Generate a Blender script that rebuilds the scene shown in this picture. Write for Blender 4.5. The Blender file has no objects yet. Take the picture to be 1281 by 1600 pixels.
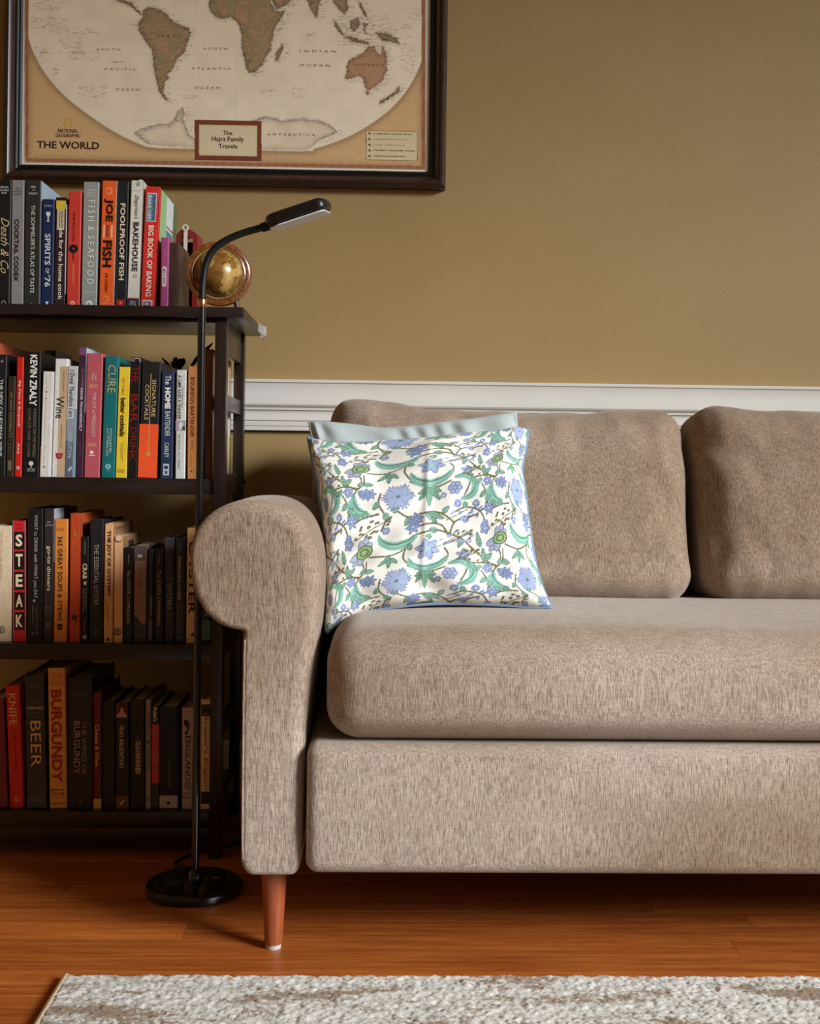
import bpy, bmesh, math, random
import numpy as np
from mathutils import Vector, Matrix, noise

# ------------------------------------------------------------------ camera, world, light, exposure
SC = bpy.context.scene
COL = SC.collection
F = 1950.0; PX, PY = 640.5, 718.0          # focal length and principal point in pixels of a 1281 x 1600 frame
PSI = math.atan(50 / F); ROLL = 0.0125; CAM = Vector((0, 0, 0.70))
_r0 = Vector((math.cos(PSI), -math.sin(PSI), 0)); FW = Vector((math.sin(PSI), math.cos(PSI), 0)); _u0 = Vector((0, 0, 1))
RT = _r0 * math.cos(ROLL) + _u0 * math.sin(ROLL); UP = -_r0 * math.sin(ROLL) + _u0 * math.cos(ROLL)
cam = bpy.data.cameras.new('camera'); cam.sensor_fit = 'VERTICAL'; cam.sensor_height = 36.0
cam.lens = F / 1600 * 36.0; cam.shift_y = -(800 - PY) / 1600; cam.clip_start = 0.05
camo = bpy.data.objects.new('camera', cam); COL.objects.link(camo)
M4 = Matrix((RT, UP, -FW)).transposed().to_4x4(); M4.translation = CAM
camo.matrix_world = M4
SC.camera = camo

W = bpy.data.worlds.new('world'); SC.world = W; W.use_nodes = True
_bg = W.node_tree.nodes.get('Background') or W.node_tree.nodes.new('ShaderNodeBackground')
_bg.inputs[0].default_value = (1.0, 0.60, 0.26, 1); _bg.inputs[1].default_value = 0.145

def area(name, loc, aim, sx, sy, power, col, spread=180):
    l = bpy.data.lights.new(name, 'AREA'); l.shape = 'RECTANGLE'; l.size = sx; l.size_y = sy
    l.energy = power; l.color = col; l.spread = math.radians(spread)
    o = bpy.data.objects.new(name, l); COL.objects.link(o); o.location = loc
    o.rotation_euler = (Vector(aim) - Vector(loc)).to_track_quat('-Z', 'Y').to_euler()
    return o
area('window_daylight', (4.5, -1.3, 2.6), (0.08, 1.95, 0.20), 2.2, 1.8, 34.5, (0.91, 0.97, 1.0), 36)

vs = SC.view_settings
vs.view_transform = 'Standard'; vs.look = 'None'; vs.gamma = 1.0; vs.use_curve_mapping = False; vs.exposure = 0.0

# ------------------------------------------------------------------ helpers
def at(x, y, Y=None, z=None):
    """the world point that photo pixel (x, y) shows at depth Y or at height z"""
    d = FW + RT * ((x - PX) / F) - UP * ((y - PY) / F)
    t = Y / d.y if Y is not None else (z - CAM.z) / d.z
    return CAM + d * t

def lin(c):
    return tuple(((v / 255) / 12.92 if v / 255 <= 0.04045 else ((v / 255 + 0.055) / 1.055) ** 2.4) for v in c)

class NT:
    def __init__(s, name):
        s.m = bpy.data.materials.new(name); s.m.use_nodes = True
        s.t = s.m.node_tree; s.t.nodes.clear()
        s.out = s.t.nodes.new('ShaderNodeOutputMaterial'); s.b = s.n('ShaderNodeBsdfPrincipled')
        s.l(s.b.outputs[0], s.out.inputs[0])
    def n(s, k, **kw):
        o = s.t.nodes.new(k)
        for a, v in kw.items(): setattr(o, a, v)
        return o
    def l(s, a, b): s.t.links.new(a, b)
    def coord(s, scale, which='Object'):
        tc = s.n('ShaderNodeTexCoord'); mp = s.n('ShaderNodeMapping'); mp.inputs['Scale'].default_value = scale
        s.l(tc.outputs[which], mp.inputs[0]); return mp.outputs[0]
    def noise(s, vec, scale, detail=3, rough=0.55):
        o = s.n('ShaderNodeTexNoise'); o.inputs['Scale'].default_value = scale; o.inputs['Detail'].default_value = detail
        o.inputs['Roughness'].default_value = rough; s.l(vec, o.inputs['Vector']); return o.outputs[0]
    def ramp(s, fac, stops):
        o = s.n('ShaderNodeValToRGB'); e = o.color_ramp.elements
        while len(e) < len(stops): e.new(0.5)
        for i, (p, c) in enumerate(stops):
            e[i].position = p; e[i].color = (c[0], c[1], c[2], 1)
        s.l(fac, o.inputs[0]); return o.outputs[0]
    def mix(s, a, b, fac, mode='MIX'):
        o = s.n('ShaderNodeMix', data_type='RGBA', blend_type=mode)
        for v, i in ((fac, 0), (a, 6), (b, 7)):
            if isinstance(v, (int, float)): o.inputs[i].default_value = v
            elif isinstance(v, tuple): o.inputs[i].default_value = (v[0], v[1], v[2], 1)
            else: s.l(v, o.inputs[i])
        return o.outputs[2]
    def bump(s, h, strength, dist=0.001, normal=None):
        o = s.n('ShaderNodeBump'); o.inputs['Strength'].default_value = strength; o.inputs['Distance'].default_value = dist
        s.l(h, o.inputs['Height'])
        if normal is not None: s.l(normal, o.inputs['Normal'])
        return o.outputs[0]
    def set(s, **kw):
        for k, v in kw.items():
            i = s.b.inputs[k.replace('_', ' ')]
            if hasattr(v, 'links') or hasattr(v, 'is_linked'): s.l(v, i)
            else: i.default_value = v
        return s

_mc = {}
def paint(c, rough=0.5, var=0.10, scale=60, spec=0.4, metal=0.0, coat=0.0):
    """a plain coloured surface with a little uneven tone"""
    k = (c, rough, var, scale, spec, metal, coat)
    if k in _mc: return _mc[k]
    m = NT('paint_%d_%d_%d' % c); L = lin(c)
    f = m.noise(m.coord((1, 1, 1)), scale)
    a = tuple(v * (1 - var) for v in L); b = tuple(min(1, v * (1 + var)) for v in L)
    m.set(Base_Color=m.ramp(f, [(0.3, a), (0.7, b)]), Roughness=rough, Metallic=metal, Coat_Weight=coat)
    m.b.inputs['Specular IOR Level'].default_value = spec
    _mc[k] = m.m; return m.m

class MB:
    def __init__(s): s.v = []; s.f = []
    def add(s, vv, ff):
        o = len(s.v); s.v += [tuple(p) for p in vv]; s.f += [tuple(i + o for i in q) for q in ff]; return s
    def box(s, x0, x1, y0, y1, z0, z1, c=0.0):
        """box, edges chamfered by c"""
        if c <= 0:
            return s.add([(x, y, z) for z in (z0, z1) for y in (y0, y1) for x in (x0, x1)],
                         [(0, 2, 3, 1), (4, 5, 7, 6), (0, 1, 5, 4), (2, 6, 7, 3), (0, 4, 6, 2), (1, 3, 7, 5)])
        bm = bmesh.new(); bmesh.ops.create_cube(bm, size=1)
        for w in bm.verts: w.co = ((x0 + x1) / 2 + w.co.x * (x1 - x0), (y0 + y1) / 2 + w.co.y * (y1 - y0), (z0 + z1) / 2 + w.co.z * (z1 - z0))
        bmesh.ops.bevel(bm, geom=bm.edges[:], offset=c, segments=2, affect='EDGES', profile=0.6)
        bm.verts.index_update(); s.add([w.co for w in bm.verts], [[q.index for q in g.verts] for g in bm.faces]); bm.free(); return s
    def prism(s, poly, fn, a, b):
        """poly (2-D, any outline) pushed from a to b; fn(p, q, t) -> xyz"""
        n = len(poly)
        return s.add([fn(p, q, a) for p, q in poly] + [fn(p, q, b) for p, q in poly],
                     [tuple(range(n))[::-1], tuple(range(n, 2 * n))] + [(i, (i + 1) % n, n + (i + 1) % n, n + i) for i in range(n)])
    def rings(s, rr, closed=True, caps=True):
        n = len(rr[0]); ff = []
        for k in range(len(rr) - 1):
            for i in range(n if closed else n - 1):
                j = (i + 1) % n; ff.append((k * n + i, k * n + j, (k + 1) * n + j, (k + 1) * n + i))
        if caps: ff += [tuple(range(n))[::-1], tuple(range((len(rr) - 1) * n, len(rr) * n))]
        return s.add([p for r in rr for p in r], ff)
    def lathe(s, prof, c, n=40):
        return s.rings([[(c[0] + r * math.cos(2 * math.pi * i / n), c[1] + r * math.sin(2 * math.pi * i / n), c[2] + z) for i in range(n)] for r, z in prof])
    def tube(s, pts, r, n=10, closed=False):
        P = [Vector(p) for p in pts]; rr = []; up = Vector((0.03, 0.02, 1))
        m = len(P); prev = None
        for i in range(m):
            a = P[(i - 1) % m] if (closed or i > 0) else P[i]; b = P[(i + 1) % m] if (closed or i < m - 1) else P[i]
            t = (b - a).normalized()
            if prev is None:
                prev = t.cross(up); prev = prev.normalized() if prev.length > 1e-4 else Vector((1, 0, 0))
            u = (prev - t * prev.dot(t)).normalized(); w = t.cross(u); prev = u
            rad = r[i] if isinstance(r, (list, tuple)) else r
            rr.append([tuple(P[i] + (u * math.cos(2 * math.pi * k / n) + w * math.sin(2 * math.pi * k / n)) * rad) for k in range(n)])
        if closed:
            q = len(s.v) ; s.rings(rr, caps=False); s.f += [(q + (m - 1) * n + i, q + (m - 1) * n + (i + 1) % n, q + (i + 1) % n, q + i) for i in range(n)]
            return s
        return s.rings(rr)
    def build(s, name, mat, parent=None, smooth=False, rel=True, autosmooth=None):
        me = bpy.data.meshes.new(name)
        o3 = parent.location if (parent is not None and rel) else Vector((0, 0, 0))
        base = parent
        if rel:
            while base is not None and base.parent is not None:
                base = base.parent; o3 = o3 + base.location
        me.from_pydata([(p[0] - o3[0], p[1] - o3[1], p[2] - o3[2]) for p in s.v], [], s.f)
        bm = bmesh.new(); bm.from_mesh(me); bmesh.ops.recalc_face_normals(bm, faces=bm.faces); bm.to_mesh(me); bm.free()
        return mesh_obj(name, me, mat, parent, smooth)

def mesh_obj(name, me, mat, parent=None, smooth=False):
    if mat is not None and not me.materials: me.materials.append(mat)
    if smooth:
        me.polygons.foreach_set('use_smooth', [True] * len(me.polygons))
        if smooth != 'all':
            ang = math.radians(38 if smooth is True else smooth)
            bm = bmesh.new(); bm.from_mesh(me)
            for e in bm.edges:
                if len(e.link_faces) == 2 and e.calc_face_angle(0) > ang: e.smooth = False
            bm.to_mesh(me); bm.free()
    o = bpy.data.objects.new(name, me); COL.objects.link(o); o.parent = parent
    return o

def tag(o, label, cat, group=None):
    o['label'] = label; o['category'] = cat
    if group: o['group'] = group
    return o
def thing(name, label, cat, loc=(0, 0, 0), group=None):
    o = bpy.data.objects.new(name, None); COL.objects.link(o); o.location = loc; o.empty_display_size = 0.05
    return tag(o, label, cat, group)
def struct(o): o['kind'] = 'structure'; return o

def spline(pts, n, closed=False):
    """Catmull-Rom through pts, n samples in all"""
    P = [Vector(p) for p in pts]; m = len(P); out = []; seg = m if closed else m - 1
    for i in range(n):
        t = i / (n if closed else n - 1) * seg; k = min(int(t), seg - 1); u = t - k
        g = (lambda j: P[j % m]) if closed else (lambda j: P[max(0, min(m - 1, j))])
        a, b, c, d = g(k - 1), g(k), g(k + 1), g(k + 2)
        out.append(0.5 * ((2 * b) + (c - a) * u + (2 * a - 5 * b + 4 * c - d) * u * u + (3 * b - a - 3 * c + d) * u ** 3))
    return out

def rounded_box(hx, hy, hz, r, nx=30, ny=20, nz=16, deform=None):
    """soft box about the origin, half sizes hx hy hz, edge radius r; deform(Vector)->Vector"""
    def ticks(h, n):
        k = 6; e = [-h + r * i / k for i in range(k)]
        return e + [-(h - r) + 2 * (h - r) * i / n for i in range(n + 1)] + [-x for x in e[::-1]]
    T = (ticks(hx, nx), ticks(hy, ny), ticks(hz, nz)); N = [len(t) - 1 for t in T]; idx = {}; vv = []; ff = []
    def vid(i, j, k):
        if (i, j, k) not in idx:
            p = Vector((T[0][i], T[1][j], T[2][k]))
            q = Vector((max(-(hx - r), min(hx - r, p.x)), max(-(hy - r), min(hy - r, p.y)), max(-(hz - r), min(hz - r, p.z))))
            d = p - q
            if d.length > 1e-9: p = q + d.normalized() * r
            idx[(i, j, k)] = len(vv); vv.append(deform(p) if deform else p)
        return idx[(i, j, k)]
    for ax in range(3):
        a, b = [(1, 2), (2, 0), (0, 1)][ax]
        for side in (0, N[ax]):
            for i in range(N[a]):
                for j in range(N[b]):
                    q = []
                    for di, dj in ((0, 0), (1, 0), (1, 1), (0, 1)):
                        c = [0, 0, 0]; c[ax] = side; c[a] = i + di; c[b] = j + dj; q.append(vid(*c))
                    ff.append(tuple(q if side else q[::-1]))
    return vv, ff

_tc = {}
def glyphs(s, bold=0.0, shear=0.0):
    """outline lettering as flat vertices (0..1 box) and faces"""
    k = (s, bold, shear)
    if k not in _tc:
        cu = bpy.data.curves.new('lettering', 'FONT'); cu.body = s; cu.offset = bold; cu.shear = shear; cu.resolution_u = 2
        cu.align_x = 'CENTER'
        ob = bpy.data.objects.new('lettering', cu)
        me = bpy.data.meshes.new_from_object(ob)
        V = np.array([v.co[:2] for v in me.vertices]); Fs = [tuple(p.vertices) for p in me.polygons]
        lo, hi = V.min(0), V.max(0); V = (V - lo) / np.maximum(hi - lo, 1e-6)
        asp = (hi[0] - lo[0]) / (hi[1] - lo[1])
        bpy.data.objects.remove(ob); bpy.data.curves.remove(cu); bpy.data.meshes.remove(me)
        _tc[k] = (V, Fs, asp)
    return _tc[k]

def flat_mesh(name, pts, faces, mat, parent):
    me = bpy.data.meshes.new(name); me.from_pydata(pts, [], faces); return mesh_obj(name, me, mat, parent)

def color_grid(name, P, C, mat, parent, smooth=True):
    """P (n,m,3) points, C (n,m,3) printed linear colours -> one mesh with a colour attribute"""
    n, m = P.shape[:2]; me = bpy.data.meshes.new(name)
    I = np.arange(n * m).reshape(n, m)
    Q = np.stack([I[:-1, :-1], I[:-1, 1:], I[1:, 1:], I[1:, :-1]], -1).reshape(-1, 4)
    me.vertices.add(n * m); me.vertices.foreach_set('co', P.astype(np.float32).ravel())
    me.loops.add(Q.size); me.loops.foreach_set('vertex_index', Q.astype(np.int32).ravel())
    me.polygons.add(len(Q)); me.polygons.foreach_set('loop_start', np.arange(0, Q.size, 4, dtype=np.int32))
    me.polygons.foreach_set('loop_total', np.full(len(Q), 4, dtype=np.int32))
    me.update(calc_edges=True); me.validate()
    at_ = me.attributes.new('print', 'FLOAT_COLOR', 'POINT')
    at_.data.foreach_set('color', np.concatenate([C, np.ones((n, m, 1))], -1).astype(np.float32).ravel())
    if smooth: me.polygons.foreach_set('use_smooth', [True] * len(me.polygons))
    return mesh_obj(name, me, mat, parent)

def print_mat(name, rough, bump_scale=None, sheen=0.0):
    m = NT(name); a = m.n('ShaderNodeVertexColor', layer_name='print')
    m.set(Base_Color=a.outputs[0], Roughness=rough, Sheen_Weight=sheen)
    m.b.inputs['Specular IOR Level'].default_value = 0.25
    if bump_scale:
        w = m.noise(m.coord((1, 1, 1)), bump_scale, 2); m.set(Normal=m.bump(w, 0.25, 0.0006))
    return m.m

def inpoly(X, Y, poly):
    ins = np.zeros(X.shape, bool); n = len(poly)
    for i in range(n):
        x1, y1 = poly[i]; x2, y2 = poly[(i + 1) % n]
        if y1 == y2: continue
        c = ((y1 > Y) != (y2 > Y)) & (X < (x2 - x1) * (Y - y1) / (y2 - y1) + x1); ins ^= c
    return ins

def vnoise(X, Y, seed, sc):
    """cheap smooth value noise on arrays"""
    rs = np.random.RandomState(seed); T = rs.rand(64, 64)
    x = X * sc; y = Y * sc; xi = np.floor(x).astype(int); yi = np.floor(y).astype(int); fx = x - xi; fy = y - yi
    fx = fx * fx * (3 - 2 * fx); fy = fy * fy * (3 - 2 * fy); g = lambda a, b: T[a % 64, b % 64]
    return (g(xi, yi) * (1 - fx) + g(xi + 1, yi) * fx) * (1 - fy) + (g(xi, yi + 1) * (1 - fx) + g(xi + 1, yi + 1) * fx) * fy

# ------------------------------------------------------------------ materials
def make_wall():
    m = NT('wall_paint'); v = m.coord((1, 1, 1))
    c = m.ramp(m.noise(v, 3.0, 3), [(0.3, lin((163, 134, 86))), (0.7, lin((169, 140, 92)))])
    m.set(Base_Color=c, Roughness=0.55, Normal=m.bump(m.noise(v, 420, 3), 0.35, 0.0008)); return m.m
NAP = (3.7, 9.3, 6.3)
def make_fabric():
    m = NT('chenille'); v = m.coord((1, 1, 1)); vs_ = m.coord((1.0, 1.0, 0.10)); vh = m.coord((0.16, 0.16, 1.0))
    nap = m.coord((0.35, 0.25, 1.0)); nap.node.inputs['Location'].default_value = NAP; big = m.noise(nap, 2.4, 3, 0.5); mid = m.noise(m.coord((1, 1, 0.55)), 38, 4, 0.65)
    streak = m.noise(vs_, 640, 3, 0.8); weft = m.noise(vh, 520, 2, 0.6)
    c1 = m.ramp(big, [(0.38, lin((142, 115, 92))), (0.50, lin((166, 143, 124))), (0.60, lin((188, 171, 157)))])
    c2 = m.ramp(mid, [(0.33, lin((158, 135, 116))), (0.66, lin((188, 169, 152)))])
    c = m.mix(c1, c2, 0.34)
    c3 = m.ramp(streak, [(0.37, (0.34, 0.31, 0.29)), (0.60, (1.22, 1.22, 1.22))])
    c = m.mix(c, c3, 0.75, 'MULTIPLY')
    c4 = m.ramp(weft, [(0.35, (0.75, 0.75, 0.75)), (0.6, (1.1, 1.1, 1.1))])
    c = m.mix(c, c4, 0.5, 'MULTIPLY')
    h = m.mix(streak, weft, 0.35)
    m.set(Base_Color=c, Roughness=0.85, Sheen_Weight=0.35, Sheen_Roughness=0.4, Normal=m.bump(h, 0.7, 0.0016))
    m.b.inputs['Sheen Tint'].default_value = (1, 0.93, 0.86, 1); m.b.inputs['Specular IOR Level'].default_value = 0.15
    return m.m
def make_wood_floor():
    m = NT('floor_wood'); oi = m.n('ShaderNodeObjectInfo')
    tc = m.n('ShaderNodeTexCoord'); mp = m.n('ShaderNodeMapping'); mp.inputs['Scale'].default_value = (1.3, 22, 22)
    ad = m.n('ShaderNodeVectorMath', operation='ADD'); sc_ = m.n('ShaderNodeVectorMath', operation='SCALE'); sc_.inputs[3].default_value = 37.0
    cb = m.n('ShaderNodeCombineXYZ'); m.l(oi.outputs['Random'], cb.inputs[0]); m.l(oi.outputs['Random'], cb.inputs[1]); m.l(cb.outputs[0], sc_.inputs[0])
    m.l(tc.outputs['Object'], ad.inputs[0]); m.l(sc_.outputs[0], ad.inputs[1]); m.l(ad.outputs[0], mp.inputs[0])
    g = m.noise(mp.outputs[0], 4.0, 6, 0.62); g2 = m.noise(mp.outputs[0], 26.0, 3, 0.6)
    c = m.ramp(g, [(0.28, lin((148, 74, 30))), (0.52, lin((184, 102, 44))), (0.75, lin((206, 128, 62)))])
    c = m.mix(c, m.ramp(g2, [(0.35, (0.72, 0.70, 0.68)), (0.6, (1.06, 1.06, 1.06))]), 0.6, 'MULTIPLY')
    tone = m.ramp(oi.outputs['Random'], [(0.0, (0.72, 0.66, 0.62)), (0.5, (0.98, 0.95, 0.92)), (1.0, (1.22, 1.22, 1.18))])
    c = m.mix(c, tone, 0.8, 'MULTIPLY')
    m.set(Base_Color=c, Roughness=0.34, Normal=m.bump(g2, 0.12, 0.0006)); m.b.inputs['Specular IOR Level'].default_value = 0.35
    return m.m
def make_wood(name, ca, cb, rough, axis=(1, 1, 0.08), scale=60, coat=0.0):
    m = NT(name); g = m.noise(m.coord(axis), scale, 5, 0.6)
    m.set(Base_Color=m.ramp(g, [(0.3, lin(ca)), (0.7, lin(cb))]), Roughness=rough, Normal=m.bump(g, 0.1, 0.0005), Coat_Weight=coat); return m.m
M = {}
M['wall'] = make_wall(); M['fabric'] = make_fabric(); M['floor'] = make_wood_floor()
M['trim'] = paint((222, 216, 208), 0.38, 0.03, 8)
M['case'] = make_wood('espresso_wood', (26, 17, 16), (44, 31, 29), 0.30, (0.08, 1, 1), 70)
M['case_up'] = make_wood('espresso_wood_upright', (26, 17, 16), (46, 32, 30), 0.30)
M['leg'] = make_wood('leg_wood', (134, 66, 36), (164, 88, 52), 0.32, (1, 1, 0.1), 90)
M['black_metal'] = paint((13, 14, 16), 0.22, 0.1, 30, 0.5, 0.0, 0.3)
M['rubber'] = paint((15, 16, 18), 0.45)
M['copper'] = paint((214, 160, 120), 0.25, 0.05, 40, 0.5, 1.0)
M['pages'] = NT('book_pages')
_w = M['pages'].noise(M['pages'].coord((1, 0.02, 0.02)), 900, 2)
M['pages'] = M['pages'].set(Base_Color=M['pages'].ramp(_w, [(0.3, lin((196, 184, 160))), (0.7, lin((226, 216, 196)))]), Roughness=0.8).m

# ------------------------------------------------------------------ the setting
WY = 2.62                                   # the back wall
FX0, FX1, FY0 = -2.6, 3.0, -1.2
floor = struct(MB().box(FX0, FX1, FY0, WY + 0.1, -0.06, -0.012).build('floor', paint((52, 26, 12), 0.7)))
rnd = random.Random(5); pw = 0.0572; plank_meshes = {}
y = WY; row = 0
while y > 0.55:
    x = FX0 - rnd.uniform(0.0, 0.9)
    while x < FX1:
        L = rnd.choice((0.55, 0.75, 0.95, 1.15, 1.4)); xa, xb = x, x + L
        xa_, xb_ = max(xa, FX0), min(xb, FX1)
        if xb_ - xa_ > 0.05:
            l_ = round(xb_ - xa_, 3)
            if l_ not in plank_meshes:
                b = MB().box(0.0002, l_ - 0.0002, 0.0002, pw - 0.0002, -0.012, 0, 0.0005)
                me = bpy.data.meshes.new('plank'); me.from_pydata(b.v, [], b.f)
                bm = bmesh.new(); bm.from_mesh(me); bmesh.ops.recalc_face_normals(bm, faces=bm.faces); bm.to_mesh(me); bm.free()
                me.materials.append(M['floor']); plank_meshes[l_] = me
            o = bpy.data.objects.new('plank', plank_meshes[l_]); COL.objects.link(o); o.parent = floor; o.location = (xa_, y - pw, 0)
        x = xb
    y -= pw; row += 1
MB().box(FX0, FX1, FY0, y, -0.012, 0).build('plank_field', M['floor'], floor)['kind'] = 'stuff'
wall = struct(MB().box(FX0, FX1, WY, WY + 0.10, -0.06, 2.6).build('wall_back', M['wall']))
struct(MB().box(-1.42, -1.32, 0.4, WY, -0.06, 2.6).build('added_wall_left', M['wall']))  # unseen wall, added to keep stray light off the wall behind the bookcase
# chair rail: moulding profile (out from the wall, height)
zr = 0.8635
prof = [(0, 0), (0.020, 0), (0.022, -0.002), (0.022, -0.006), (0.019, -0.008), (0.018, -0.012), (0.0175, -0.020), (0.0185, -0.030), (0.0205, -0.038), (0.0225, -0.046),
        (0.0235, -0.052), (0.0215, -0.0555), (0.015, -0.0575), (0.015, -0.0600), (0.0185, -0.0605), (0.0185, -0.0635), (0.0150, -0.0645), (0.0135, -0.069), (0.0138, -0.074),
        (0.0160, -0.080), (0.0170, -0.085), (0.0130, -0.0865), (0.0130, -0.0890), (0.0155, -0.0895), (0.0155, -0.0965), (0.0135, -0.0975), (0.0135, -0.1060), (0, -0.1065)]
rail = MB(); rail.prism([(a, b) for a, b in prof], lambda p, q, t: (t, WY - p, zr + q), -1.32, FX1)
struct(rail.build('trim_1', M['trim'], smooth=35))
bb = MB(); bb.prism([(0, 0), (0.014, 0), (0.014, 0.085), (0.010, 0.098), (0.006, 0.105), (0, 0.108)], lambda p, q, t: (t, WY - p, q), -1.32, FX1)
struct(bb.build('baseboard_back', M['trim']))
# ------------------------------------------------------------------ sofa
XM = 0.60                                   # middle of the sofa
sofa = thing('sofa', 'tan chenille sofa with rolled arms standing on tapered wooden legs', 'sofa', (XM, 2.10, 0))
YA = 1.735
_o = [(392, 1365), (383, 1358), (378, 1346), (377, 1332), (377, 1250), (378, 1150), (379, 1060), (380, 1005), (381, 990), (379, 985), (352, 978), (325, 959), (306, 926), (298, 887), (300, 849), (313, 819), (336, 797),
      (366, 784), (398, 780), (430, 785), (458, 799), (480, 824), (494, 858), (500, 900), (500, 940), (497, 985), (490, 1030), (483, 1090), (477, 1150), (474, 1220), (472, 1300), (471, 1335), (470, 1347), (466, 1358), (457, 1365), (442, 1366), (425, 1366), (405, 1366)]
outl = []
for p in _o: q = at(p[0], p[1], YA + 0.01); outl.append(Vector((q.x, q.z)))
outl = spline([(p.x, p.y, 0) for p in outl], 110, True); outl = [Vector((p.x, p.y)) for p in outl]
nrm = []
for i in range(len(outl)):
    t = (outl[(i + 2) % 110] - outl[i - 2]).normalized(); nrm.append(Vector((t.y, -t.x)))
_cen = sum(outl, Vector((0, 0))) / len(outl)
_area = sum(outl[i].x * outl[(i + 1) % 110].y - outl[(i + 1) % 110].x * outl[i].y for i in range(110))
if _area < 0: nrm = [-n for n in nrm]
def arm_r(i):
    """how softly the front edge of the arm is rounded: broad on the roll and the inner side, tight on the seamed outer side"""
    n, p = nrm[i], outl[i]; k = max(0.0, min(1.0, 0.5 + 1.6 * (n.x + 0.35 * max(0, n.y)))) * max(0.0, min(1.0, (p.y - 0.14) / 0.16))
    return 0.0095 + 0.0165 * k
_rr = [arm_r(i) for i in range(110)]; _rr = [sum(_rr[(i + j) % 110] for j in range(-4, 5)) / 9 for i in range(110)]
def arm_pt(i, y, th, mirror):
    r = _rr[i]; p = outl[i] - nrm[i] * (r * (1 - math.cos(th)))
    if th > 0: y = YA + r * (1 - math.sin(th))
    z = p.y - 0.016 * max(0.0, (y - 1.95) / 0.55) * (1 if p.y > 0.4 else 0)
    x = p.x if not mirror else 2 * XM - p.x
    return (x, y, z)
for mirror in (False, True):
    b = MB(); secs = [(0, math.pi / 2 * (1 - k / 8)) for k in range(8)] + [(YA + 0.028, 0.0)] + [(YA + 0.03 + 0.06 * k, 0.0) for k in range(1, 13)] + [(2.515, 0.0)]
    b.rings([[arm_pt(i, y, s_, mirror) for i in range(110)] for y, s_ in secs])
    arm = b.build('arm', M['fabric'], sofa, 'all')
    idx = [i for i in range(110) if nrm[i].x < -0.7 and outl[i].y < 0.45 and outl[i].y > 0.14]; idx.sort(key=lambda i: outl[i].y)
    pp = MB().tube([tuple(Vector(arm_pt(i, 0, math.pi / 4, mirror))) for i in idx], 0.0020, 6)
    pp.build('piping', M['fabric'], arm, 'all')
# base rails and bottom
def base_def(p):
    q = Vector((XM + p.x, 2.105 + p.y, 0.2160 + p.z))
    q.y -= 0.006 * (1 - (p.z / 0.095) ** 2) * (1 if p.y < -0.3 else 0)
    return q
vv, ff = rounded_box(2 * 0.3465, 0.385, 0.0900, 0.018, 60, 8, 10, base_def)
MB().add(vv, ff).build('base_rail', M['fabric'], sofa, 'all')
# seat cushion
def seat_def(p):
    hx, hy, hz = 0.668, 0.335, 0.079
    q = Vector(p); ex = max(0, 1 - (p.x / hx) ** 2); ey = max(0, 1 - (p.y / hy) ** 2); ez = max(0, 1 - (p.z / hz) ** 2)
    t = (p.z + hz) / (2 * hz)
    q.z += 0.009 * t * (1 - (p.x / hx) ** 8) * max(0, 1 - (p.y / hy) ** 4) - 0.018 * t * max(0, (p.y + 0.2) / 0.53)
    q.y -= 0.014 * ez * (1 - abs(p.x / hx) ** 10) * (1 if p.y < 0 else 0)
    if p.y < -0.28 and p.z < -0.045: q.y += (-0.045 - p.z) * 0.35
    n1 = noise.noise(Vector((p.x * 3.1, p.y * 3.3, p.z * 3))); q.z += 0.005 * n1 * t; q.y += 0.004 * noise.noise(Vector((p.x * 4, 7, p.z * 8)))
    return Vector((XM + q.x, 2.045 + q.y, 0.3845 + q.z))
vv, ff = rounded_box(0.668, 0.335, 0.079, 0.050, 70, 30, 8, seat_def)
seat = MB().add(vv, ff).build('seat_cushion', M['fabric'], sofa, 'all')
# back cushions
def back_cushion(xa, xb, sag, seed, shift=0.0):
    hx, hy, hz = (xb - xa) / 2, 0.098, 0.176
    def d(p):
        q = Vector(p); u = p.x / hx; w = p.z / hz; t = (w + 1) / 2
        q.y -= 0.030 * max(0, 1 - u ** 4) * max(0, 1 - w ** 4) * (1 if p.y < 0 else 0.3)
        s0, s1, s2 = sag; k = (u + 1) / 2
        q.z += t * t * (s0 * (1 - k) * (1 - k) + 4 * s1 * k * (1 - k) * 0.5 + s2 * k * k)
        q.x += shift * (1 - t) * (1 - k) - 0.010 * t * (u if u > 0 else 0)
        edge = max(abs(u) ** 6, max(0, w) ** 4)
        nz = noise.noise(Vector((p.x * 11 + seed, p.y * 6, p.z * 7))); nz2 = noise.noise(Vector((p.x * 26 + seed, p.y * 12, p.z * 12)))
        q.z += 0.012 * edge * nz * max(0, w); q.y += (0.010 * nz + 0.005 * nz2) * (0.25 + edge)
        # puckers that run down from the top edge and in from the sides
        q.y += 0.008 * max(0, w - 0.45) * math.sin(p.x * 55 + 4 * nz) + 0.006 * max(0, abs(u) - 0.62) * 2.6 * math.sin(p.z * 42 + p.x * 30 + 3 * nz2)
        a = math.radians(13); y, z = q.y, q.z + hz
        return Vector(((xa + xb) / 2 + q.x, 2.262 + y * math.cos(a) + z * math.sin(a) * 0.9, 0.444 + z * math.cos(a) - y * math.sin(a) * 0.55))
    vv, ff = rounded_box(hx, hy, hz, 0.055, 56, 8, 26, d)
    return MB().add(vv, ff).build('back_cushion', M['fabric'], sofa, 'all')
back_cushion(-0.092, 0.563, (0.024, -0.022, 0.008), 3.3, 0.022)
back_cushion(0.570, 1.285, (0.012, -0.010, 0.010), 9.1, 0.014)
def bk(p):
    return Vector((XM + p.x, 2.474 + p.y + 0.02 * (p.z + 0.2), 0.49 + p.z))
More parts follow.
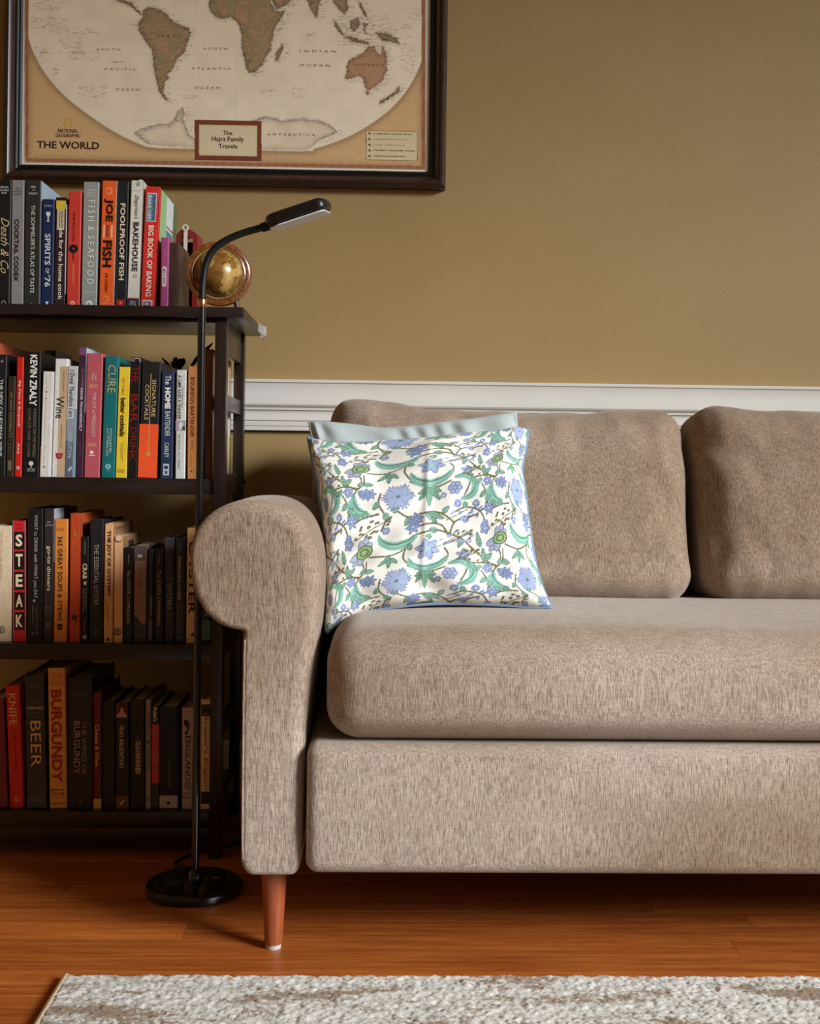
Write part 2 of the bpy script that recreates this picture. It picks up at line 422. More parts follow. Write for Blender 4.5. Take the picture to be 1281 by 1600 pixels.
vv, ff = rounded_box(0.728, 0.050, 0.270, 0.02, 40, 4, 10, bk); MB().add(vv, ff).build('hidden_shade_back_frame', M['fabric'], sofa, 'all')  # hidden sofa back, made taller and wider to shade the wall behind
# legs
lq = at(425, 1490, None, 0.0)
for sx in (lq.x, 2 * XM - lq.x):
    for ly in (1.788, 2.44):
        lg = MB().lathe([(0.0, 0.007), (0.0125, 0.007), (0.0128, 0.009), (0.0150, 0.05), (0.0178, 0.10), (0.0192, 0.130), (0.0, 0.130)], (sx, ly, 0), 28).build('leg', M['leg'], sofa, True)
        MB().lathe([(0.0, 0.0), (0.0105, 0.0), (0.0110, 0.002), (0.0110, 0.0069), (0.0, 0.0069)], (sx, ly, 0), 24).build('glide', paint((196, 190, 184), 0.5), lg, True)

# ------------------------------------------------------------------ throw pillows
def coons(edges, nu, nv):
    """edges: bottom, top (left to right), left, right (bottom to top), each a list of points"""
    B = np.array([tuple(p) for p in spline(edges[0], nu)]); T = np.array([tuple(p) for p in spline(edges[1], nu)])
    Lf = np.array([tuple(p) for p in spline(edges[2], nv)]); R = np.array([tuple(p) for p in spline(edges[3], nv)])
    u = np.linspace(0, 1, nu)[None, :, None]; v = np.linspace(0, 1, nv)[:, None, None]
    S = (1 - v) * B[None] + v * T[None] + (1 - u) * Lf[:, None] + u * R[:, None]
    return S - ((1 - u) * (1 - v) * B[0] + u * (1 - v) * B[-1] + (1 - u) * v * T[0] + u * v * T[-1])

def pillow_surface(S, thick, seed, wr, power=0.42):
    nv, nu = S.shape[:2]; u = np.linspace(-1, 1, nu)[None, :]; v = np.linspace(-1, 1, nv)[:, None]
    du = np.gradient(S, axis=1); dv = np.gradient(S, axis=0); N = np.cross(du, dv); N /= np.linalg.norm(N, axis=2, keepdims=True) + 1e-9
    if N[nv // 2, nu // 2, 1] > 0: N = -N          # towards the room
    N[:] = N[nv // 2, nu // 2]
    prof = ((1 - u ** 2).clip(0) * (1 - v ** 2).clip(0)) ** power
    U, V = np.broadcast_to(u, (nv, nu)), np.broadcast_to(v, (nv, nu))
    w = (vnoise(U * 3 + 5, V * 3 + 5, seed, 1.0) - 0.5) + 0.5 * (vnoise(U * 7 + 9, V * 7 + 9, seed + 1, 1.0) - 0.5)
    return S + N * (thick * prof + wr * w * prof ** 0.5)[:, :, None], prof

# --- printed pattern of the floral pillow, drawn in its own tile (630 x 415 units)
def floral(A, Bc):
    TW, TH = 630.0, 415.0
    C = np.empty(A.shape + (3,)); C[:] = lin((243, 239, 231))
    def d(cx, cy): return (A - cx + TW / 2) % TW - TW / 2, (Bc - cy + TH / 2) % TH - TH / 2
    def put(mask, c): C[mask] = lin(c)
    def seg(p, q, w0, w1):
        X, Y = d(*p); bx, by = q[0] - p[0], q[1] - p[1]; L2 = bx * bx + by * by
        t = ((X * bx + Y * by) / L2).clip(0, 1); D = np.hypot(X - t * bx, Y - t * by); return D - (w0 + (w1 - w0) * t)
    def stroke(pts, w, c, n=18, taper=False):
        P = spline([(a, b, 0) for a, b in pts], n); m = None
        for i in range(n - 1):
            f = (lambda t: math.sin(math.pi * min(1, max(0.0, t))) ** 0.6 if taper else 1.0)
            s_ = seg(P[i][:2], P[i + 1][:2], w * f(i / (n - 1)), w * f((i + 1) / (n - 1))); m = s_ if m is None else np.minimum(m, s_)
        if c is not None: put(m < 0, c)
        return m
    def petal(cx, cy, ang, r0, r1, w, c, oc):
        X, Y = d(cx, cy); ca, sa = math.cos(ang), math.sin(ang); x = X * ca + Y * sa; y = -X * sa + Y * ca
        mid, h = (r0 + r1) / 2, (r1 - r0) / 2; t = (x - mid) / h
        wd = w * np.sqrt((1 - t ** 2).clip(0)) * (1 - 0.35 * t); m = (np.abs(t) < 1) & (np.abs(y) < wd)
        put(m, oc); put(m & (np.abs(y) < wd - 4.0) & (np.abs(t) < 0.9), c)
    def leaf(p, q, w, c=(138, 178, 160), vein=(88, 108, 72)):
        a = math.atan2(q[1] - p[1], q[0] - p[0]); L = math.hypot(q[0] - p[0], q[1] - p[1])
        petal(p[0], p[1], a, 0, L, w, c, (80, 128, 104)); put(seg(p, q, 1.8, 0.8) < 0, vein)
    OL, BL, BD, GT, GD = (112, 106, 66), (160, 173, 204), (98, 110, 152), (146, 190, 176), (84, 130, 108)
    for pts in ([(350, 430), (430, 446), (500, 420), (520, 380), (560, 360), (640, 350), (700, 370), (760, 400), (830, 470), (872, 502)], [(505, 420), (498, 470), (540, 530), (600, 552), (680, 520), (700, 470), (682, 436)],
                [(335, 450), (330, 500), (290, 540), (262, 600), (250, 690)], [(690, 540), (640, 562), (600, 562), (560, 545), (520, 520)], [(872, 502), (930, 530), (952, 480), (930, 430)],
                [(120, 470), (165, 520), (240, 515), (300, 525)], [(690, 370), (660, 330), (600, 318), (545, 330)], [(700, 370), (720, 320), (770, 300), (830, 290)], [(160, 520), (150, 570), (130, 610)], [(470, 660), (520, 690), (590, 680), (650, 690), (720, 740)], [(720, 690), (770, 668), (840, 690), (870, 740)], [(400, 560), (390, 620), (420, 680), (400, 730)], [(850, 560), (880, 620), (870, 670)], [(270, 690), (320, 670), (390, 660)]):
        stroke(pts, 4.2, OL, 22)
    for pts in ([(388, 335), (405, 372), (455, 400), (515, 392), (556, 366)], [(520, 478), (545, 520), (600, 540), (660, 524), (697, 478)], [(700, 528), (760, 514), (812, 556), (800, 610), (738, 634)],
                [(282, 566), (262, 608), (288, 648), (352, 656)], [(912, 560), (905, 600), (930, 640), (968, 650)]):
        m = stroke(pts, 21, None, 20, True); jag = 3.5 * np.sin(A * 0.55) * np.sin(Bc * 0.6)
        put(m + jag < 0, GT); put((m + jag < -6) & (m > -13), (120, 172, 154))
        stroke([(a, b - 9) for a, b in pts], 3.2, GD, 20, True)
    for q in ((556, 618), (600, 652), (646, 628), (552, 588), (652, 590)): leaf((601, 562), q, 13)
    for q in ((388, 490), (432, 512), (474, 494), (420, 452)): leaf((440, 458), q, 11)
    for p, q in (((845, 442), (828, 366), ), ((235, 512), (228, 446)), ((620, 380), (590, 372)), ((640, 356), (606, 340)), ((530, 430), (516, 396)), ((330, 500), (300, 512)), ((330, 505), (372, 508)), ((872, 500), (905, 470)), ((300, 540), (340, 580)), ((760, 400), (742, 440)), ((590, 680), (640, 735)), ((600, 682), (672, 720)), ((520, 690), (500, 730)), ((470, 660), (440, 640)), ((392, 610), (366, 640)), ((410, 660), (440, 700)), ((870, 640), (905, 620)), ((872, 600), (840, 628)), ((320, 672), (340, 640)), ((770, 668), (760, 640)), ((300, 670), (276, 646)), ((660, 690), (690, 664)), ((820, 560), (850, 530)), ((160, 520), (200, 560))):
        leaf(p, q, 13)
    # lotus
    for a, r1 in ((2.3, 78), (2.75, 74), (1.8, 62), (-1.2, 78), (-0.7, 66), (-1.7, 58)): petal(312, 405, a, 8, r1, 19, (166, 170, 192), (98, 102, 136))
    X, Y = d(322, 402)
    for r, c in ((38, (84, 106, 62)), (31, (150, 178, 128)), (22, (92, 118, 70)), (13, (156, 182, 130))): put((X / 1.1) ** 2 + (Y / 0.8) ** 2 + X * Y * 0.4 < r * r, c)
    # carnation
    X, Y = d(470, 590); R = np.hypot(X, Y); th = np.arctan2(Y, X); rim = 62 + 6 * np.sin(26 * th) + 6 * np.cos(6 * th)
    put(R < rim, BD); put(R < rim - 5, BL); put((R < rim) & (np.abs(np.sin(3 * th + 0.4)) < 0.07) & (R > 12), BD); put(R < 9, GD)
    # star flower
    for k in range(6): petal(605, 440, k * math.pi / 3 + 0.2, 8, 58, 17, BL, BD)
    X, Y = d(605, 440); put(np.hypot(X, Y) < 12, GT)
    # small blossoms
    for cx, cy, r, n in ((350, 560, 36, 7), (240, 352, 30, 5), (252, 545, 30, 5), (770, 480, 38, 5), (535, 325, 36, 6), (960, 560, 30, 8), (890, 680, 34, 6), (730, 652, 20, 4), (820, 655, 20, 4), (770, 722, 18, 4), (548, 705, 34, 8), (420, 735, 18, 4), (660, 610, 14, 4), (870, 745, 18, 5)):
        for k in range(n): petal(cx, cy, k * 2 * math.pi / n + cx, 3, r, 9 if n > 5 else 12, (152, 165, 202), BD)
    for k in range(7):
        X, Y = d(712 + 22 * math.cos(k * 1.05) * (k > 0), 577 + 20 * math.sin(k * 1.05) * (k > 0)); put(np.hypot(X, Y) < 14, BD); put(np.hypot(X, Y) < 10.5, BL)
    rr = random.Random(3)
    for cx, cy, n, c in ((330, 318, 16, OL), (760, 385, 18, BL), (165, 480, 16, OL), (690, 405, 10, BL), (730, 700, 8, BL), (820, 700, 8, (132, 146, 196)), (130, 380, 8, OL), (395, 700, 8, OL)):
        for k in range(n):
            a, bb_ = cx + rr.uniform(-52, 52), cy + rr.uniform(-28, 28); X, Y = d(a, bb_)
            put((X * 0.7 + Y * 0.4) ** 2 + (Y * 0.8) ** 2 < 26, c)
        stroke([(cx - 50, cy + 26), (cx, cy + 4), (cx + 48, cy - 24)], 2.0, OL, 6)
    return C

def pY(pts, Ya, Yb):
    """photo outline of a leaning pillow: depth grows from Ya at its foot to Yb at its top"""
    ys = [p[1] for p in pts]; return [at(p[0], p[1], Ya + (Yb - Ya) * max(0, min(1, (985 - p[1]) / 310))) for p in pts]
fp = thing('throw_pillow', 'white throw pillow printed with blue and green flowers and blue piping', 'pillow', (0.08, 1.97, 0.47))
eb = [(511, 988), (528, 974), (570, 957), (630, 947), (690, 943), (760, 944), (820, 948), (861, 949)]
et = [(482, 684), (500, 690), (560, 697), (640, 692), (720, 684), (770, 680), (805, 672), (825, 671)]
el = [(511, 988), (507, 950), (508, 890), (504, 820), (497, 760), (488, 715), (482, 684)]
er = [(861, 949), (846, 915), (834, 870), (826, 820), (820, 770), (815, 735), (821, 700), (825, 671)]
E4 = [pY(e, 1.925, 2.09) for e in (eb, et, el, er)]
S = coons(E4, 400, 340)
Pf, pr = pillow_surface(S, 0.052, 4, 0.017)
_u = np.linspace(0, 1, 400)[None, :]; _v = np.linspace(0, 1, 340)[:, None]
Pf[:, :, 1] += -0.004 * np.exp(-((_u - 0.5) / 0.012) ** 2) * (_v * (1 - _v) * 4) + 0.006 * np.sin(_u * 26 + _v * 9) * np.exp(-((_v - 0.10) / 0.09) ** 2) * (_u * (1 - _u) * 6).clip(0, 1)
ua = np.linspace(0, 1, 400)[None, :] * np.ones((340, 1)); va = np.linspace(0, 1, 340)[:, None] * np.ones((1, 400))
Cf = floral(590 + (ua - 0.5) * 1290, 612 + (0.5 - va) * 1060 + ua * 20)
color_grid('pillow_front', Pf - np.array(fp.location), Cf, print_mat('printed_cotton', 0.75, 900, 0.15), fp)
Sb = coons(E4, 60, 50); Pb, _ = pillow_surface(Sb, -0.042, 8, 0.004)
color_grid('pillow_back', (Pb - np.array(fp.location))[:, ::-1], np.ones((50, 60, 3)) * np.array(lin((240, 236, 228))), print_mat('plain_cotton', 0.8, 900), fp)
rim = [S[0, i] for i in range(0, 400, 6)] + [S[j, -1] for j in range(0, 340, 6)] + [S[-1, i] for i in range(399, 0, -6)] + [S[j, 0] for j in range(339, 0, -6)]
MB().tube([tuple(p) for p in rim], 0.0032, 8, True).build('piping', paint((118, 142, 168), 0.8), fp, 'all')

gp = thing('throw_pillow', 'plain pale grey-blue linen pillow tucked behind the flowered pillow', 'pillow', (0.08, 2.10, 0.47))
gb = [(517, 955), (600, 950), (700, 948), (780, 948), (846, 946)]
gt = [(481, 659), (500, 659), (545, 663), (600, 669), (640, 667), (690, 661), (740, 655), (785, 647), (807, 643)]
gl = [(517, 955), (512, 890), (508, 820), (495, 740), (481, 659)]
gr = [(846, 946), (842, 900), (832, 840), (820, 760), (812, 700), (807, 643)]
G4 = [pY(e, 2.035, 2.165) for e in (gb, gt, gl, gr)]
lm = NT('grey_linen'); w_ = lm.noise(lm.coord((1, 1, 0.25)), 700, 2, 0.7)
lm.set(Base_Color=lm.ramp(w_, [(0.3, lin((160, 171, 170))), (0.7, lin((190, 198, 196)))]), Roughness=0.85, Sheen_Weight=0.2, Normal=lm.bump(w_, 0.4, 0.0008))
for sgn, nm in ((1, 'pillow_front'), (-1, 'pillow_back')):
    Sg = coons(G4, 120, 100)
    ug = np.linspace(0, 1, 120)[None, :]; vg = np.linspace(0, 1, 100)[:, None]
    Pg, _ = pillow_surface(Sg, 0.036 * sgn, 12, 0.006)
    fold = 0.0035 * np.sin(ug * 60 + 3 * np.sin(ug * 11) + vg * 14) * np.exp(-((vg - 0.93) / 0.10) ** 2) * np.ones_like(ug) * (vg * (1 - vg) * 14).clip(0, 1)
    Pg[:, :, 1] -= fold
    color_grid(nm, (Pg - np.array(gp.location))[:, ::sgn], np.ones((100, 120, 3)) * 0.4, lm.m, gp)

# ------------------------------------------------------------------ rug
rug = thing('area_rug', 'pale grey distressed pile rug in front of the sofa', 'rug', (0.6, 0.9, 0))
RX0, RX1, RY0, RY1 = -0.407, 1.75, 0.15, 1.672
MB().box(RX0, RX1, RY0, RY1, 0.0, 0.005).build('backing', paint((178, 160, 136), 0.9), rug)
def rug_mat():
    m = NT('rug_pile'); v = m.coord((1, 1, 1)); va_ = m.coord((0.55, 1.7, 1))
    base = m.ramp(m.noise(v, 240, 2, 0.6), [(0.3, lin((188, 184, 177))), (0.7, lin((224, 220, 212)))])
    n1 = m.noise(va_, 13, 5, 0.72); n2 = m.noise(v, 130, 3, 0.7); n3 = m.noise(m.coord((0.35, 6.0, 1)), 16, 3, 0.6)
    k = m.ramp(m.mix(n1, n2, 0.30), [(0.50, (0, 0, 0)), (0.575, (1, 1, 1))]); k2 = m.ramp(m.mix(n3, n2, 0.45), [(0.54, (0, 0, 0)), (0.60, (1, 1, 1))])
    kk = m.mix(k, k2, 0.6, 'LIGHTEN')
    m.set(Base_Color=m.mix(base, lin((142, 118, 96)), kk), Roughness=0.95, Sheen_Weight=0.2); m.b.inputs['Specular IOR Level'].default_value = 0.1
    return m.m
RM = rug_mat()
def pile(x0, x1, y0, y1, st, name):
    nx, ny = int((x1 - x0) / st) + 1, int((y1 - y0) / st) + 1
    X, Y = np.meshgrid(np.linspace(x0, x1, nx), np.linspace(y0, y1, ny))
    rs = np.random.RandomState(7)
    Z = 0.0105 + 0.0022 * (vnoise(X, Y, 3, 230) - 0.5) + 0.0022 * (vnoise(X + 3, Y, 5, 120) - 0.5) + 0.0013 * (rs.rand(*X.shape) - 0.5)
    edge = np.minimum(np.minimum(X - RX0, RY1 - Y), np.minimum(RX1 - X, Y - RY0)).clip(0, 0.008) / 0.008
    Z = 0.005 + (Z - 0.005) * (1 - (1 - edge) ** 2)
    X = X + 0.0016 * (rs.rand(*X.shape) - 0.5); Y = Y + 0.0016 * (rs.rand(*X.shape) - 0.5) + 0.003 * (vnoise(X, Y, 9, 60) - 0.5) * (edge < 1)
    o = color_grid(name, np.stack([X, Y, Z], -1) - np.array(rug.location), np.ones(X.shape + (3,)) * 0.5, RM, rug, True); o['kind'] = 'stuff'; return o
pile(RX0 + 0.004, 0.75, 1.44, RY1, 0.0022, 'pile')
pile(0.75, RX1 - 0.004, 1.44, RY1, 0.006, 'pile'); pile(RX0 + 0.004, RX1 - 0.004, RY0, 1.44, 0.009, 'pile')
MB().tube([(RX0 + 0.001, RY0, 0.006), (RX0 + 0.001, RY1, 0.006)], 0.0048, 8).build('edge_binding', paint((196, 172, 138), 0.9), rug, True)
MB().tube([(RX1 - 0.001, RY0, 0.006), (RX1 - 0.001, RY1, 0.006)], 0.0048, 8).build('edge_binding', paint((196, 172, 138), 0.9), rug, True)

# ------------------------------------------------------------------ floor lamp
lb = at(304, 1393, None, 0.0); LX, LY = lb.x, lb.y
lamp = thing('floor_lamp', 'slim black gooseneck floor lamp with round base beside the sofa arm', 'floor lamp', (LX, LY, 0))
MB().lathe([(0, 0), (0.074, 0), (0.0775, 0.002), (0.0785, 0.007), (0.0775, 0.0135), (0.074, 0.0165), (0.068, 0.0178), (0.0, 0.0185)], (LX, LY, 0), 72).build('base', M['black_metal'], lamp, 30)
ztop = at(316, 480, LY).z
MB().lathe([(0, 0.018), (0.011, 0.018), (0.011, 0.030), (0.0088, 0.034), (0.0062, 0.036), (0.0062, ztop), (0, ztop)], (LX, LY, 0), 28).build('pole', M['black_metal'], lamp, 30)
MB().lathe([(0, ztop), (0.0070, ztop), (0.0074, ztop + 0.001), (0.0074, ztop + 0.0115), (0.0070, ztop + 0.0125), (0, ztop + 0.0125)], (LX, LY, 0), 28).build('collar', M['copper'], lamp, 30)
neck = [(LX, LY, ztop + 0.0125)] + [tuple(at(px, py, LY)) for px, py in ((317, 440), (322, 412), (333, 391), (352, 376), (380, 364), (404, 357), (420, 352))]
MB().tube(spline(neck, 60), 0.0058, 14).build('gooseneck', M['rubber'], lamp, 'all')
# head: a flat rounded bar, slim at the neck
h0, h1 = at(418, 353, LY), at(515, 321, LY - 0.02); ax = (h1 - h0); HL = ax.length; ax = ax / HL; side = Vector((0.12, -1, 0)); side = (side - ax * side.dot(ax)).normalized(); nup = side.cross(ax).normalized()
if nup.z < 0: nup = -nup
def head_ring(t, k):
    w = 0.030 * (1 - (max(0, 0.22 - t) / 0.22) ** 2 * 0.62) * (1 - (max(0, t - 0.88) / 0.12) ** 2 * 0.45)
    h = 0.0135 * (1 - (max(0, 0.12 - t) / 0.12) ** 2 * 0.45) * (1 - (max(0, t - 0.86) / 0.14) ** 2 * 0.5)
    out = []
    for i in range(32):
        a = 2 * math.pi * i / 32; c, s_ = math.cos(a), math.sin(a); e = 0.55
        x = math.copysign(abs(c) ** e, c) * w * k; y = math.copysign(abs(s_) ** e, s_) * h * k
        if y < 0: y *= 0.75
        out.append(tuple(h0 + ax * (t * HL) + side * x + nup * (y + 0.002)))
    return out
hd = MB().rings([head_ring(0, 0.3), head_ring(0.003, 0.85)] + [head_ring(0.02 + 0.96 * i / 22, 1) for i in range(23)] + [head_ring(0.995, 0.85), head_ring(1.0, 0.3)]).build('lamp_head', paint((30, 26, 25), 0.32, 0.08, 40), lamp, 40)
dv = MB(); dp = []
for i in range(17):
    t = 0.06 + 0.88 * i / 16; w = 0.0265 * min(1, 0.55 + t * 2.2) * (1 - (max(0, t - 0.85) / 0.15) ** 2 * 0.4)
    dp.append([tuple(h0 + ax * (t * HL) + side * (s_ * w) + nup * z) for s_, z in ((-1, -0.0070), (1, -0.0070), (1, -0.0089), (-1, -0.0089))])
dv.rings(dp).build('diffuser', paint((226, 228, 232), 0.4, 0.02), hd)
MB().tube([tuple(h0 - ax * 0.010 + nup * 0.0), tuple(h0 + ax * 0.006)], [0.0075, 0.0082], 16).build('neck_joint', M['rubber'], lamp, True)
cord = [(LX + 0.0, LY + 0.070, 0.006), (LX - 0.012, LY + 0.10, 0.0035), (LX - 0.045, LY + 0.115, 0.0035), (LX - 0.050, LY + 0.14, 0.0035), (LX - 0.02, LY + 0.19, 0.0035), (LX + 0.05, LY + 0.26, 0.0035), (LX + 0.07, LY + 0.40, 0.0035), (LX + 0.05, WY - 0.03, 0.0035)]
MB().tube(spline(cord, 50), 0.0028, 8).build('power_cord', M['rubber'], lamp, 'all')
bt = MB(); r3 = random.Random(2)
for k in range(46):                         # faint speckled touch mark on the base
    a = r3.uniform(0, 6.28); rr_ = abs(r3.gauss(0, 0.007)); x, y_ = LX + 0.030 + 1.5 * rr_ * math.cos(a), LY + 0.012 + rr_ * math.sin(a); s_ = r3.uniform(0.0003, 0.0008)
    bt.box(x - s_, x + s_, y_ - s_ * 0.7, y_ + s_ * 0.7, 0.0180, 0.0187)
bt.build('touch_mark', paint((176, 158, 124), 0.5), lamp)

# ------------------------------------------------------------------ framed world map
MY = WY - 0.012                              # plane of the print
m0, m1 = at(33, 258, MY), at(670, 270.5, MY); MX0, MX1, MZ0 = m0.x, m1.x, (m0.z + m1.z) / 2; MZ1 = MZ0 + 0.565
fm = thing('framed_map', 'large world map in a dark brown moulded frame hung on the wall', 'map', ((MX0 + MX1) / 2, WY, MZ0))
FM = make_wood('frame_wood', (44, 26, 20), (66, 42, 34), 0.30, (1, 1, 1), 40)
def rails(name, prof, mat):
    for s_ in range(4):
        b = MB(); A = []; Bq = []
        for d_, p in prof:
            c = [(MX0 - d_, MZ0 - d_), (MX1 + d_, MZ0 - d_), (MX1 + d_, MZ1 + d_), (MX0 - d_, MZ1 + d_)]; a_, b_ = c[s_], c[(s_ + 1) % 4]
            A.append((a_[0], WY - p, a_[1])); Bq.append((b_[0], WY - p, b_[1]))
        b.rings([A, Bq]).build(name, mat, fm, 25)
rails('frame_rail', [(0.0125, 0.002), (0.0125, 0.023), (0.015, 0.026), (0.019, 0.032), (0.0225, 0.0345), (0.0265, 0.0345), (0.030, 0.031), (0.0345, 0.024), (0.0350, 0.002)], FM)
rails('inner_lip', [(-0.001, 0.0135), (-0.001, 0.0165), (0.002, 0.0185), (0.004, 0.0185), (0.0055, 0.0175), (0.0075, 0.0185), (0.0095, 0.0205), (0.0124, 0.0205), (0.0124, 0.0135)], paint((16, 14, 14), 0.45))
MB().box(MX0 - 0.012, MX1 + 0.012, WY - 0.0115, WY - 0.001, MZ0 - 0.012, MZ1 + 0.012).build('backing_board', paint((90, 70, 50), 0.8), fm)
nx = 780; xs = np.linspace(MX0, MX1, nx); dz = (MX1 - MX0) / (nx - 1)
zs = np.concatenate([np.arange(MZ0, MZ0 + 0.375, dz), np.arange(MZ0 + 0.375, MZ1, 0.006), [MZ1]])
XX, ZZ = np.meshgrid(xs, zs)
# every point of the print in the millimetre-like units of the drawing below
rel = np.stack([XX - CAM.x, np.full_like(XX, MY - CAM.y), ZZ - CAM.z], -1)
dw = rel @ np.array(FW); U_ = PX + F * (rel @ np.array(RT)) / dw; V_ = PY - F * (rel @ np.array(UP)) / dw
l7 = lambda P: [(30 + a / 4.27, b / 4.27) for a, b in P]
r2 = lambda P: [(340 + a / 3.371, b / 3.371) for a, b in P]
LAND = [l7([(820, 75), (860, 45), (900, 55), (940, 65), (990, 100), (1020, 140), (1070, 165), (1130, 190), (1145, 215), (1130, 260), (1115, 310), (1095, 355), (1060, 385), (1045, 420), (1020, 470), (990, 490), (1000, 520), (970, 545), (965, 590), (960, 620), (975, 650), (1000, 672), (980, 668), (950, 640), (930, 600), (915, 540), (900, 470), (893, 400), (885, 330), (850, 290), (820, 240), (795, 195), (800, 150), (825, 115)]),
        l7([(560, -160), (620, -60), (690, 0), (740, 15), (770, 45), (800, 75), (820, 90), (810, 100), (780, 75), (750, 45), (700, 20), (640, 0), (560, -60), (480, -220), (430, -420), (380, -560), (560, -640), (800, -600), (960, -520), (900, -330), (820, -230), (760, -150), (740, -60), (700, -110), (620, -120)]),
        [(326, 5), (328, 17), (337, 27), (348, 30), (358, 27)] + r2([(70, 90), (100, 110), (115, 140), (125, 190), (125, 250), (140, 300), (150, 360), (165, 382), (200, 380), (240, 340), (255, 300), (280, 260), (285, 220), (300, 150), (340, 90), (355, 55), (310, 60), (280, 10), (250, -90), (230, -150)]) + [(390, -50), (350, -55), (330, -30)],
        r2([(305, 280), (340, 230), (345, 250), (320, 320), (305, 320)]), r2([(250, -80), (290, 10), (310, 50), (330, 40), (370, 20), (390, 0), (370, -30), (320, -70)]),
        r2([(440, -30), (470, 0), (490, 50), (515, 92), (525, 85), (530, 30), (545, -10), (600, -10), (620, 30), (650, 60), (665, 75), (690, 40), (680, 0), (720, -80), (760, -200), (820, -350), (860, -480), (560, -560), (300, -540), (120, -450), (60, -280), (150, -210), (250, -210), (330, -130), (390, -60)]),
        r2([(610, 105), (640, 140), (665, 185), (650, 182), (620, 140)]), r2([(700, 110), (740, 92), (750, 130), (720, 168), (695, 150)]), r2([(668, 188), (740, 205), (800, 228), (790, 236), (700, 216)]), r2([(765, 120), (790, 130), (775, 150), (785, 178), (768, 165)]),
        r2([(830, 168), (880, 175), (940, 200), (962, 238), (920, 222), (868, 216)]), r2([(740, 0), (765, 40), (790, 95), (772, 80), (750, 40)]),
        r2([(680, 340), (690, 320), (740, 290), (775, 270), (800, 240), (830, 245), (835, 275), (855, 290), (870, 240), (885, 270), (890, 320), (890, 370), (870, 420), (840, 450), (800, 475), (775, 460), (765, 410), (740, 400), (715, 410), (680, 420), (668, 410), (680, 380)]),
        r2([(775, 485), (800, 485), (790, 502)]), r2([(955, 456), (962, 480), (900, 522), (850, 547), (858, 530), (920, 495)])]
ICE = [l7([(770, 890), (810, 865), (870, 850), (940, 830), (1000, 830), (1040, 790), (1060, 740), (1090, 720), (1100, 760), (1090, 800), (1110, 850), (1130, 900), (1172, 930), (1172, 985), (880, 972)]),
       r2([(180, 640), (250, 615), (310, 625), (330, 642), (380, 630), (450, 630), (540, 640), (590, 660), (630, 695), (600, 710), (560, 725), (520, 745), (505, 770), (470, 790), (180, 790)])]
OVAL = [(38.5, -60), (38.5, 20), (44, 55), (53, 82), (70, 113), (100, 148), (140, 180), (180, 206), (215, 223), (240, 230), (300, 232), (472, 235.5), (490, 232), (530, 219), (570, 199), (606, 173), (632, 145), (650, 115), (661, 85), (667, 50), (667, -60), (650, -120), (600, -165), (480, -190), (220, -190), (100, -160), (55, -110)]
CM = np.empty(XX.shape + (3,)); L3 = lambda c: np.array(lin(c))
g1 = vnoise(U_, V_, 21, 0.6)[..., None]; CM[:] = L3((222, 182, 132)) * (0.93 + 0.14 * g1)
def dist_line(x0, y0, x1, y1):
    bx, by = x1 - x0, y1 - y0; t = (((U_ - x0) * bx + (V_ - y0) * by) / (bx * bx + by * by)).clip(0, 1); return np.hypot(U_ - x0 - t * bx, V_ - y0 - t * by)
def dist_poly(P): 
    m = None
    for i in range(len(P)):
        d_ = dist_line(*P[i], *P[(i + 1) % len(P)]); m = d_ if m is None else np.minimum(m, d_)
    return m
# corners deepen towards border and oval, as printed
bl = lambda x: 258.6 + (x - 33) * 0.0196
eb_ = np.minimum(np.minimum(U_ - 33, 670 - U_), bl(U_) - V_)
CM *= (1 - 0.28 * np.exp(-((eb_ - 10) / 7).clip(0) ** 2))[..., None]
sp = [(p.x, p.y) for p in spline([(a, b, 0) for a, b in OVAL], 120, True)]
ov = inpoly(U_, V_, sp); do = dist_poly(sp)
CM[~ov] *= (1 - 0.42 * np.exp(-(do / 7) ** 2))[~ov][..., None]
oc = L3((250, 234, 208)) * (0.96 + 0.1 * vnoise(U_, V_, 5, 0.05)[..., None]); CM[ov] = oc[ov]
CM[(do < 0.9)] = L3((238, 222, 198))
for gx in range(60, 660, 62): CM[ov & (dist_line(gx + (gx - 352) * 0.12, -60, 352 + (gx - 352) * 0.80, 232) < 0.35)] *= 0.86
for gy in (-20, 33, 86, 140, 190): CM[ov & (np.abs(V_ - gy - (U_ - 352) * 0.012) < 0.35)] *= 0.88
jx = U_ + 2.4 * (vnoise(U_, V_, 31, 0.35) - 0.5); jy = V_ + 2.4 * (vnoise(U_, V_, 32, 0.35) - 0.5)
tint = [(180, 154, 112), (168, 148, 106), (182, 148, 118), (176, 150, 118), (166, 148, 114), (192, 150, 116)]
landmask = np.zeros(XX.shape, bool); dmin = np.full(XX.shape, 99.0)
for k, P in enumerate(LAND):
    im = inpoly(jx, jy, P) & ov; landmask |= im
    sx_ = (U_[..., None] * 0 ); cell = ((vnoise(U_, V_, 50 + k, 0.055) * 2.2 + vnoise(U_, V_, 70 + k, 0.10) * 1.3) * 2.0).astype(int) % 6
    if k == 12: cell = np.full(XX.shape, 5)
    cc = np.array([lin(t) for t in tint])[cell]; CM[im] = (cc * (0.86 + 0.28 * vnoise(U_, V_, 90, 0.5)[..., None]))[im]
    edge_c = im & ((np.abs(np.diff(cell, axis=1, prepend=cell[:, :1])) > 0) | (np.abs(np.diff(cell, axis=0, prepend=cell[:1])) > 0)); CM[edge_c] *= 0.72
    if max(p[1] for p in P) > -20: dmin = np.minimum(dmin, dist_poly(P))
dice = np.full(XX.shape, 99.0)
